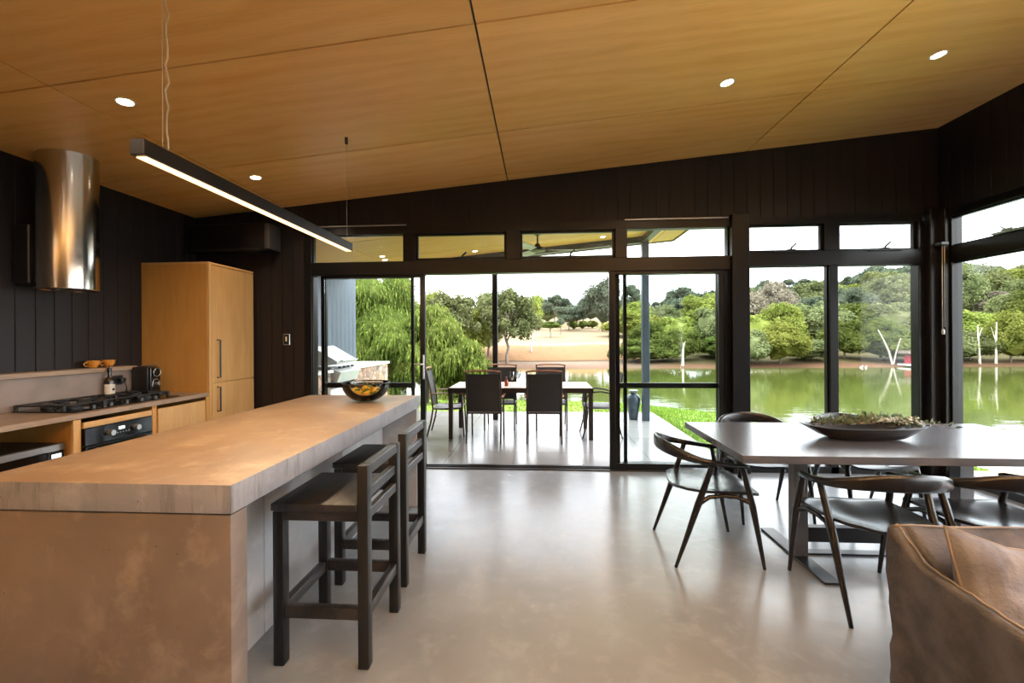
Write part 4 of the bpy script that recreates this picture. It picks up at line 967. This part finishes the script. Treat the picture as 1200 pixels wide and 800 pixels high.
def TZf(x, y):
    d = y - .06 * x; r = x / max(y, 1); s = min(1, max(0, (r - .20) / .16)); s = s * s * (3 - 2 * s)
    n_ = noise.noise(Vector((x * .05, y * .05, 0)))
    def prof(pts, t):
        if t <= pts[0][0]: return pts[0][1]
        for (a, za), (b, zb) in zip(pts, pts[1:]):
            if t <= b: return za + (zb - za) * (t - a) / (b - a)
        return pts[-1][1]
    f1 = prof([(30, -1.9), (36, -1.25), (37, -1.08), (41, -.92), (43, -.75), (52, .55), (60, 1.3), (110, 5.4), (200, 12)], d)
    k = min(1, max(0, (r - .3) / .6))
    f2 = prof([(30, -2.0), (36, -1.25), (36.8, -1.08), (38.2, -.95), (48, .2), (60, 1.0 + 1.6 * k), (90, 2.6 + 6.5 * k), (140, 5.5 + 13 * k), (210, 9 + 20 * k)], d)
    return f1 * (1 - s) + f2 * s + n_ * .25 * min(1, max(0, (d - 44) / 20))
ms = MB(); x0, x1, y0, y1 = -110, 230, 30, 210; nx, ny = 136, 100
ms.grid(lambda u, v: (x0 + (x1 - x0) * u, y0 + (y1 - y0) * v ** 1.5, TZf(x0 + (x1 - x0) * u, y0 + (y1 - y0) * v ** 1.5)), nx, ny)
def hillmat():
    m, nt, bs = newmat('dry hillside'); bs.inputs['Roughness'].default_value = .95; bs.inputs['Specular IOR Level'].default_value = .05
    tc = nt.nodes.new('ShaderNodeTexCoord'); sp = nt.nodes.new('ShaderNodeSeparateXYZ'); L(nt, tc.outputs['Object'], sp.inputs[0])
    def mth(op, a, b):
        n = nt.nodes.new('ShaderNodeMath'); n.operation = op
        for i, q in enumerate((a, b)):
            if hasattr(q, 'is_linked'): L(nt, q, n.inputs[i])
            else: n.inputs[i].default_value = q
        return n.outputs[0]
    v = coords(nt); wob = nz(nt, v, .15, 4); wob2 = nz(nt, v, 1.3, 6, .7)
    d = mth('SUBTRACT', sp.outputs[1], mth('MULTIPLY', sp.outputs[0], .06)); d = mth('ADD', d, mth('MULTIPLY', mth('SUBTRACT', wob, .5), 3.0))
    t_ = mth('DIVIDE', mth('SUBTRACT', d, 36), 60)
    col = ramp(nt, t_, [(0.0, lin((87, 67, 54))), (.08, lin((107, 94, 81))), (.095, lin((63, 53, 39))), (.115, lin((113, 85, 59))), (.25, lin((117, 91, 66))), (.275, lin((124, 115, 97))), (.31, lin((119, 105, 81))), (.6, lin((119, 105, 83))), (1, lin((113, 101, 78)))])
    col = mixc(nt, ramp(nt, wob2, [(.5, (0, 0, 0, 1)), (.7, (.35, .35, .35, 1))]), col, lin((87, 65, 43)))
    rr = mth('DIVIDE', sp.outputs[0], sp.outputs[1]); fo = ramp(nt, rr, [(.22, (0, 0, 0, 1)), (.30, (1, 1, 1, 1))])
    flo = ramp(nt, wob2, [(.4, lin((62, 59, 36))), (.6, lin((79, 71, 48)))])
    band = ramp(nt, t_, [(.02, lin((86, 63, 47))), (.05, lin((75, 61, 40)))])
    flo = mixc(nt, ramp(nt, t_, [(.02, (0, 0, 0, 1)), (.06, (1, 1, 1, 1))]), band, flo)
    L(nt, mixc(nt, fo, col, flo), bs.inputs['Base Color']); bump(nt, bs, wob2, .6, .3); return m
struct('ground_hillside', ms, hillmat(), ang=0)
struct('ground_paving', MB().box(4.02, 5.2, -6, 4.9, -.25, -.06), mat('brick paving', (168, 122, 100), .7, c2=(146, 102, 84), scale=12), smooth=False)

# tree crowns
def crown_mesh(name, seed, kind='round', nleaf=11000, leaf=.15, m=None):
    r2 = random.Random(seed); mb = MB(); cl = []
    def shell(n, r0, r1, zmin, rr):
        out = []
        while len(out) < n:
            d = Vector((r2.gauss(0, 1), r2.gauss(0, 1), r2.gauss(0, 1))).normalized()
            if d.z < zmin: continue
            out.append((d * r2.uniform(r0, r1), r2.uniform(*rr), .9))
        return out
    if kind == 'round': cl = shell(26, .35, .68, -.75, (.26, .42))
    elif kind == 'umbrella': cl = [(Vector((c_.x, c_.y, c_.z * 1.3 - .45)), r_, .85) for c_, r_, f_ in shell(26, .4, .72, -.05, (.24, .38))]
    elif kind == 'tall': cl = [(Vector((c_.x * .85, c_.y * .85, c_.z)), r_, .9) for c_, r_, f_ in shell(28, .3, .72, -.9, (.2, .36))]
    elif kind == 'loose': cl = shell(30, .4, .8, -.6, (.13, .28))
    for c_, r_, fl_ in cl:
        mb.blob(c_, (r_ * .66, r_ * .66, r_ * fl_ * .66), .5, 2.5, 2, seed + c_.x * 9)
    if kind != 'loose': mb.blob((0, 0, -.15), (.5, .5, .6), .4, 2, 2, seed)
    for i in range(nleaf):
        c_, r_, fl_ = r2.choice(cl); d = Vector((r2.gauss(0, 1), r2.gauss(0, 1), r2.gauss(.25, 1))).normalized()
        k = r_ * r2.uniform(.6, 1.15); p = c_ + Vector((d.x * k, d.y * k, d.z * k * fl_))
        nrm = (d + Vector((r2.gauss(0, .5), r2.gauss(0, .5), r2.gauss(0.2, .5)))).normalized(); e1 = nrm.orthogonal().normalized(); e1.rotate(Matrix.Rotation(r2.random() * 6.28, 3, nrm)); e2 = nrm.cross(e1)
        s_ = leaf * r2.uniform(.5, 1.1) * .35
        mb.add([p - e1 * s_, p + e2 * s_ * .6, p + e1 * s_, p - e2 * s_ * .6], [(0, 1, 2, 3)])
    me = bpy.data.meshes.new(name); me.from_pydata(mb.v, [], mb.f); me.update(); me.shade_smooth() if False else None
    return me
CR = {}
for k, kd, sd in (('round1', 'round', 1), ('round2', 'round', 2), ('umb1', 'umbrella', 3), ('umb2', 'umbrella', 4), ('tall1', 'tall', 5), ('loose1', 'loose', 6), ('loose2', 'loose', 7)): CR[k] = crown_mesh('crown_' + k, sd, kd)
CRM = {}
def crown_of(shape, mk):
    if (shape, mk) not in CRM:
        me = CR[shape].copy(); me.materials.append(M[mk]); CRM[(shape, mk)] = me
    return CRM[(shape, mk)]
TR = {}
def trunk_mesh(mk, seed=0):
    if (mk, seed) in TR: return TR[(mk, seed)]
    r2 = random.Random(seed + 50); mb = MB()
    pts = [(r2.uniform(-.03, .03) * k, r2.uniform(-.03, .03) * k, k / 6) for k in range(7)]; mb.tube(pts, [.06, .05, .045, .04, .035, .03, .02], 7)
    for q in range(5):
        a = r2.random() * 6.28; z = .45 + q * .09; mb.tube([(0, 0, z), (.16 * math.cos(a), .16 * math.sin(a), z + .18), (.3 * math.cos(a), .3 * math.sin(a), z + .42)], [.028, .02, .01], 6)
    me = bpy.data.meshes.new('trunk'); me.from_pydata(mb.v, [], mb.f); me.update(); me.shade_smooth(); me.materials.append(M[mk]); TR[(mk, seed)] = me; return me
def tree(name, label, x, y, h, wd, shape, mk, bark='bark', base=.3, group=None, z=None, seed=None):
    """h total height, wd crown width, base = fraction where the crown starts"""
    z = TZf(x, y) if z is None else z
    t = thing(name, label, 'tree' if 'shrub' not in name else 'shrub', (x, y, z - .1), rnd.random() * 6.28, group)
    c_ = bpy.data.objects.new('crown', crown_of(shape, mk)); COL.objects.link(c_); c_.parent = t
    ch_ = h * (1 - base); c_.location = (0, 0, h * base + ch_ / 2); c_.scale = (wd / 2, wd / 2, ch_ / 2)
    tr = bpy.data.objects.new('trunk', trunk_mesh(bark, (int(x * 7) % 3))); COL.objects.link(tr); tr.parent = t; hh = h * (base + (1 - base) * .6); tr.scale = (hh * .55, hh * .55, hh)
    return t
F_ = 510.; yw = R(3.70); ox = lambda px, D: (math.cos(yw) * (px - 600) / F_ * D - math.sin(yw) * D, math.sin(yw) * (px - 600) / F_ * D + math.cos(yw) * D)
def tp(name, label, px, D, top, wpx, shape, mk, bark='bark', base=.3, group=None):
    x, y = ox(px, D); z = TZf(x, y); zt_ = 1.37 + (396 - .006 * (px - 600) - top) / F_ * D
    return tree(name, label, x, y, max(1.0, zt_ - z + .1), wpx / F_ * D, shape, mk, bark, base, group)

# trees of the far field, left to right
tp('gum_tree', 'olive gum tree rising behind the weeping bush, left of the centre doorway', 462, 40, 330, 62, 'round1', 'leafB', base=.1)
tp('gum_tree', 'grey green gum tree just left of the slim porch post, behind the weeping bush', 532, 38, 336, 78, 'loose1', 'leafB', base=.12)
tp('gum_tree', 'pale olive gum tree framed by the left part of the doorway', 512, 46, 333, 74, 'round2', 'leafA', base=.05)
tp('gum_tree', 'large olive gum tree with a leaning dark trunk right of the slim porch post', 594, 40, 333, 80, 'loose1', 'leafB', base=.12)
tp('gum_tree', 'dense olive gum tree partly hidden by the slim porch post', 572, 45, 340, 70, 'round1', 'leafB', base=.02)
tp('gum_tree', 'yellow-green gum tree between the weeping bush and the slim porch post', 548, 42, 350, 64, 'round2', 'leafA', base=.02)
tp('gum_tree', 'gum tree with a pale straight trunk at the left edge of the dry field', 622, 47, 342, 44, 'tall1', 'leafA', 'barkp', base=.38)
tp('field_tree', 'grey tree with a domed crown on the field horizon behind the pale-trunked gum', 650, 88, 343, 44, 'loose1', 'leafC', base=.15)
tp('field_tree', 'bluish grey spreading tree in the middle of the field', 667, 76, 352, 50, 'umb1', 'leafC', base=.2)
tp('field_tree', 'low dark tree at the top of the dry field left of the tall tree', 684, 95, 350, 34, 'round1', 'leafC', base=.1)
tp('field_tree', 'tall dense tree standing at the top of the dry field left of the door stile', 706, 72, 319, 60, 'tall1', 'leafC', base=.05)
tp('field_tree', 'small loose tree beside the tall tree, seen through the door pane', 741, 80, 330, 26, 'loose2', 'leafC', base=.4)
tp('small_tree', 'small bright green tree standing alone on the dry field', 645, 62, 374, 30, 'umb2', 'leafD', base=.45)
tp('small_tree', 'tiny dark tree right of the small bright green tree on the field', 657, 66, 372, 12, 'round1', 'leafC', 'bark', base=.5)
for k, px in enumerate((622, 632, 672, 683, 694)): tp('field_shrub', 'low dark green shrub at the top of the dry field, %s from the left' % ['first', 'second', 'third', 'fourth', 'fifth'][k], px, 78 + k, 374, 16, 'round2', 'leafD', base=.0, group='shrubs along the field edge')
tp('bank_shrub', 'small brown shrub on the rusty bank above the lake path', 714, 43, 419, 7, 'round1', 'leafB', base=0)
# left of the frame edge behind the wing wall
tp('gum_tree', 'tall olive gum tree showing above the weeping bush beside the grey wing wall', 430, 30, 318, 80, 'round1', 'leafD', base=.02)

for k, (px, D, top, w_, mk, sh) in enumerate(((640, 100, 352, 34, 'leafB', 'round1'), (660, 108, 350, 36, 'leafC', 'loose1'), (676, 104, 356, 30, 'leafC', 'round2'), (692, 112, 354, 34, 'leafB', 'round1'), (726, 100, 350, 34, 'leafC', 'round2'), (744, 92, 346, 36, 'leafB', 'round1'), (756, 84, 350, 30, 'leafC', 'round2'))):
    tp('horizon_tree', 'distant dull green tree on the skyline above the dry field, the %s from the left' % ['first', 'second', 'third', 'fourth', 'fifth', 'sixth', 'seventh'][k], px, D, top, w_, sh, mk, base=.0, group='skyline trees above the dry field')
# the wooded shore and hillside across the lake, row by row
rows = [
 ('shore', 'in the row along the far shore', 38.9, 762, 1290, 38, [388, 376, 392, 372, 384, 394, 370, 380], 62, .0),
 ('second', 'in the second row above the far shore', 47, 750, 1300, 42, [372, 362, 356, 368, 350, 360], 66, .0),
 ('middle', 'in the middle row of the wooded slope', 62, 742, 1310, 42, [360, 356, 348, 352, 342], 66, .0),
 ('upper', 'in the upper row of the wooded slope', 78, 748, 1310, 40, [352, 346, 350, 342], 62, .05),
 ('ridge', 'on the skyline ridge across the lake', 100, 742, 1310, 32, [346, 350, 342, 348], 48, .15)]
words_ = ['first', 'second', 'third', 'fourth', 'fifth', 'sixth', 'seventh', 'eighth', 'ninth', 'tenth', 'eleventh', 'twelfth', 'thirteenth', 'fourteenth', 'fifteenth', 'sixteenth', 'seventeenth', 'eighteenth', 'nineteenth', 'twentieth']
r3 = random.Random(21)
tone = {'leafA': 'pale yellow-green', 'leafB': 'olive', 'leafC': 'grey-green', 'leafD': 'deep green', 'leafE': 'bare brown'}
for rn, phr, D, pa, pb, step, tops, wpx, bs_ in rows:
    n = int((pb - pa) / step)
    for k in range(n):
        px = pa + k * step + r3.uniform(-8, 8); f_ = min(1, max(0, (px - 760) / 400))
        rise = {'shore': 6, 'second': 20, 'middle': 30, 'upper': 38, 'ridge': 42}[rn] * min(1, f_ * 1.25)
        top = tops[k % len(tops)] - rise + r3.uniform(-5, 5)
        if px > 1080: top = max(top, 304)
        mk = r3.choice({'shore': ['leafD', 'leafA', 'leafA', 'leafB'], 'second': ['leafA', 'leafA', 'leafB', 'leafD'], 'middle': ['leafB', 'leafA', 'leafC', 'leafE'] , 'upper': ['leafC', 'leafB', 'leafA'], 'ridge': ['leafC', 'leafC', 'leafB']}[rn])
        if rn == 'shore' and px < 860: mk = 'leafD'
        sh = r3.choice(['round1', 'round2', 'umb1', 'umb2'] if rn != 'ridge' else ['loose1', 'round1', 'umb1', 'loose2'])
        tp('bushland_tree', '%s tree %s, the %s from the left' % (tone[mk], phr, words_[k]), px, D + r3.uniform(-2, 2), top, wpx * r3.uniform(.85, 1.25), sh, mk, 'bark', bs_, 'trees on the wooded slope, ' + rn + ' row')
# pale trunks on the shore
def baretree(label, px, D, pts, name='bare_tree'):
    x, y = ox(px, D); z = TZf(x, y); s_ = D / F_
    t = thing(name, label, 'tree', (x, y, z), 0)
    for i, (pl, r0) in enumerate(pts):
        P3 = [(x + a * s_, y, z - .1 + b * s_) for a, b in pl]; MB().tube(P3, [.6 * r0 * (1 - .6 * k / (len(pl) - 1)) for k in range(len(pl))], 7).build('trunk' if i == 0 else 'branch', M['barkp'], t)
    return t
baretree('bare white forked dead tree on the far shore left of the window corner', 1046, 36.9, [([(0, 0), (-4, 16), (-10, 30), (-16, 42)], .14), ([(1, 2), (4, 16), (9, 32)], .11), ([(-5, 18), (-12, 34)], .07)])
baretree('pale bare trunk on the far shore, the left one beyond the right window', 1148, 36.9, [([(0, 0), (-1, 20), (-2, 46)], .17), ([(-2, 30), (3, 44)], .07)])
baretree('pale bare trunk on the far shore, the right one beyond the right window', 1167, 36.9, [([(0, 0), (0, 22), (1, 50)], .16), ([(0, 28), (-5, 44)], .07)])
baretree('weathered grey dead tree stump standing in the shrubs across the lake', 800, 37, [([(0, 0), (0, 14), (1, 28)], .2), ([(0, 20), (3, 30)], .1)], 'dead_trunk')
# small red boat shed on a jetty, swans
x, y = ox(1069, 36.2); zz = WZ
t = thing('boat_stand', 'small red boat shed with a dark roof on a pale jetty at the far shore', 'shed', (x, y, zz))
MB().box(x - .35, x + .55, y - .4, y + .4, zz + .25, zz + .95, .02).build('hull', mat('red paint', (170, 50, 62), .5), t)
MB().box(x - .75, x + .75, y - 1.0, y + .6, zz + .1, zz + .22, .01).build('jetty', M['white'], t)
MB().add([(x - .8, y - .5, zz + 1.1), (x + .4, y - .5, zz + .95), (x + .4, y + .5, zz + .95), (x - .8, y + .5, zz + 1.1), (x - .7, y - .5, zz + 1.35), (x + .1, y - .5, zz + 1.3), (x + .1, y + .5, zz + 1.3), (x - .7, y + .5, zz + 1.35)], [(3, 2, 1, 0), (4, 5, 6, 7), (0, 1, 5, 4), (1, 2, 6, 5), (2, 3, 7, 6), (3, 0, 4, 7)]).build('roof', M['bark'], t)
MB().tube([(x + .35, y, zz + .9), (x - .05, y, zz + 1.75)], .03, 6).build('pole', M['bark'], t)
for k, px in enumerate((1009, 1014.5)):
    x, y = ox(px, 35.2)
    t = thing('white_duck', 'small white duck floating near the far shore, %s one' % ('left', 'right')[k], 'duck', (x, y, WZ), k * .7, 'white ducks on the lake'); t.scale = (.62, .62, .62)
    b_ = MB().blob((0, 0, .06), (.17, .09, .09), .05, 2, 3); b_.tube([(.12, 0, .08), (.17, 0, .16), (.18, 0, .22)], [.045, .03, .03], 8).blob((.19, 0, .24), (.05, .035, .035), 0, 1, 2)
    b_.build('body', M['white'], t, world=False, ang=0)
    MB().tube([(.225, 0, .235), (.275, 0, .225)], [.016, .008], 6).build('beak', M['mustard'], t, world=False)

# weeping bushes near the deck
def weeping(label, x, y, z, rx, rz_, h, seed, n=11000):
    r2 = random.Random(seed); t = thing('weeping_bush', label, 'bush', (x, y, z), 0, None)
    cl = []
    for i in range(26):
        a = r2.random() * 6.28; q = r2.random() ** .6; v = r2.random()
        cl.append((Vector((math.cos(a) * q * rx * (1 - .45 * v ** 2), math.sin(a) * q * rx * .8 * (1 - .45 * v ** 2), h * (.22 + .66 * v))), r2.uniform(.38, .62) * rx * .62))
    co = MB()
    for c_, r_ in cl: co.blob(c_, (r_ * .8, r_ * .8, r_ * .75), .4, 2.2, 3, seed + c_.x)
    co.build('inner_foliage', M['leafD'], t, world=False, ang=0)
    mb = MB()
    for i in range(n):
        c_, r_ = r2.choice(cl); d = Vector((r2.gauss(0, 1), r2.gauss(0, 1), r2.gauss(.35, .9))).normalized(); p = c_ + d * r_ * r2.uniform(.75, 1.08)
        out = Vector((d.x, d.y, 0)); l_ = r2.uniform(.10, .28); wv = r2.uniform(.008, .018)
        side = Vector((-d.y, d.x, 0)); side = (side if side.length > .01 else Vector((1, 0, 0))).normalized() ; side.rotate(Matrix.Rotation(r2.uniform(-.9, .9), 3, 'Z'))
        p2 = p + out * l_ * .35 + Vector((r2.gauss(0, .02), r2.gauss(0, .02), -l_ * .35)); p3 = p2 + out * l_ * .15 + Vector((0, 0, -l_ * .75))
        mb.add([p - side * wv * .5, p + side * wv * .5, p2 + side * wv, p2 - side * wv, p3], [(0, 1, 2, 3), (3, 2, 4)])
    mb.build('weeping_foliage', M['willow'], t, world=False, smooth=False)
    MB().tube([(0, 0, 0), (.05, 0, h * .5), (.1, .05, h * .8)], [.09, .07, .03], 8).build('trunk', M['bark'], t, world=False)
weeping('big weeping green bush beside the grey wing wall, seen through the left door panel', -5.6, 14.2, -.65, 1.9, 1, 4.25, 1, 14000)
weeping('bright weeping bush behind the left end of the outdoor table', -3.4, 12.8, -.55, 1.35, 1, 2.95, 2)
weeping('low bright weeping bush just left of the slim porch post', -2.3, 12.4, -.5, .95, 1, 1.9, 3)
weeping('weeping green bush half hidden behind the stone counter', -4.7, 12.6, -.5, 1.2, 1, 2.4, 4)

# ------------------------------------------------------------------ sky, sun
wd_ = bpy.data.worlds.new('sky'); scene.world = wd_; wd_.use_nodes = True; nt = wd_.node_tree; bg = nt.nodes['Background']
tc = nt.nodes.new('ShaderNodeTexCoord'); sp = nt.nodes.new('ShaderNodeSeparateXYZ'); L(nt, tc.outputs['Generated'], sp.inputs[0])
mp = nt.nodes.new('ShaderNodeMapping'); mp.inputs['Scale'].default_value = (1, 1, 3.5); L(nt, tc.outputs['Generated'], mp.inputs[0])
cl = nz(nt, mp.outputs[0], 2.6, 6, .55, .3)
col = ramp(nt, cl, [(.38, (.80, .89, 1.0, 1)), (.56, (1, 1, 1, 1))])
st = ramp(nt, sp.outputs[2], [(0, (.36, .36, .36, 1)), (.25, (.5, .5, .5, 1)), (1, (1, 1, 1, 1))])
east = ramp(nt, sp.outputs[0], [(0, (.36, .36, .36, 1)), (.45, (.42, .42, .42, 1)), (1, (1, 1, 1, 1))])
st = mixc(nt, 1.0, st, east, 'MULTIPLY')
mx = mixc(nt, 1.0, col, st, 'MULTIPLY'); L(nt, mx, bg.inputs['Color']); bg.inputs['Strength'].default_value = 17.0
s = bpy.data.lights.new('sun', 'SUN'); s.energy = 1.6; s.angle = R(12); s.color = (1, .95, .86)
so = bpy.data.objects.new('sun', s); COL.objects.link(so); so.rotation_euler = (R(42), 0, R(-150)); so.location = (0, 0, 20)

# ------------------------------------------------------------------ camera
cam = bpy.data.cameras.new('camera'); co = bpy.data.objects.new('camera', cam); COL.objects.link(co); scene.camera = co
cam.sensor_fit = 'HORIZONTAL'; cam.sensor_width = 36; cam.lens = 36 * 510 / 1200; cam.shift_y = -4 / 1200; cam.clip_end = 600; cam.clip_start = .05
co.matrix_world = Matrix.Translation((0, 0, 1.37)) @ Matrix.Rotation(yw, 4, 'Z') @ Matrix.Rotation(PI / 2, 4, 'X') @ Matrix.Rotation(-.006, 4, 'Z')
vs_ = scene.view_settings; vs_.view_transform = 'Standard'; vs_.look = 'None'; vs_.gamma = 1; vs_.use_curve_mapping = False; vs_.exposure = .75
scene.cycles.max_bounces = 10; scene.cycles.diffuse_bounces = 5; scene.cycles.glossy_bounces = 4; scene.cycles.transparent_max_bounces = 16
scene.cycles.use_denoising = True; scene.cycles.sample_clamp_indirect = 6; scene.cycles.caustics_reflective = False; scene.cycles.caustics_refractive = False
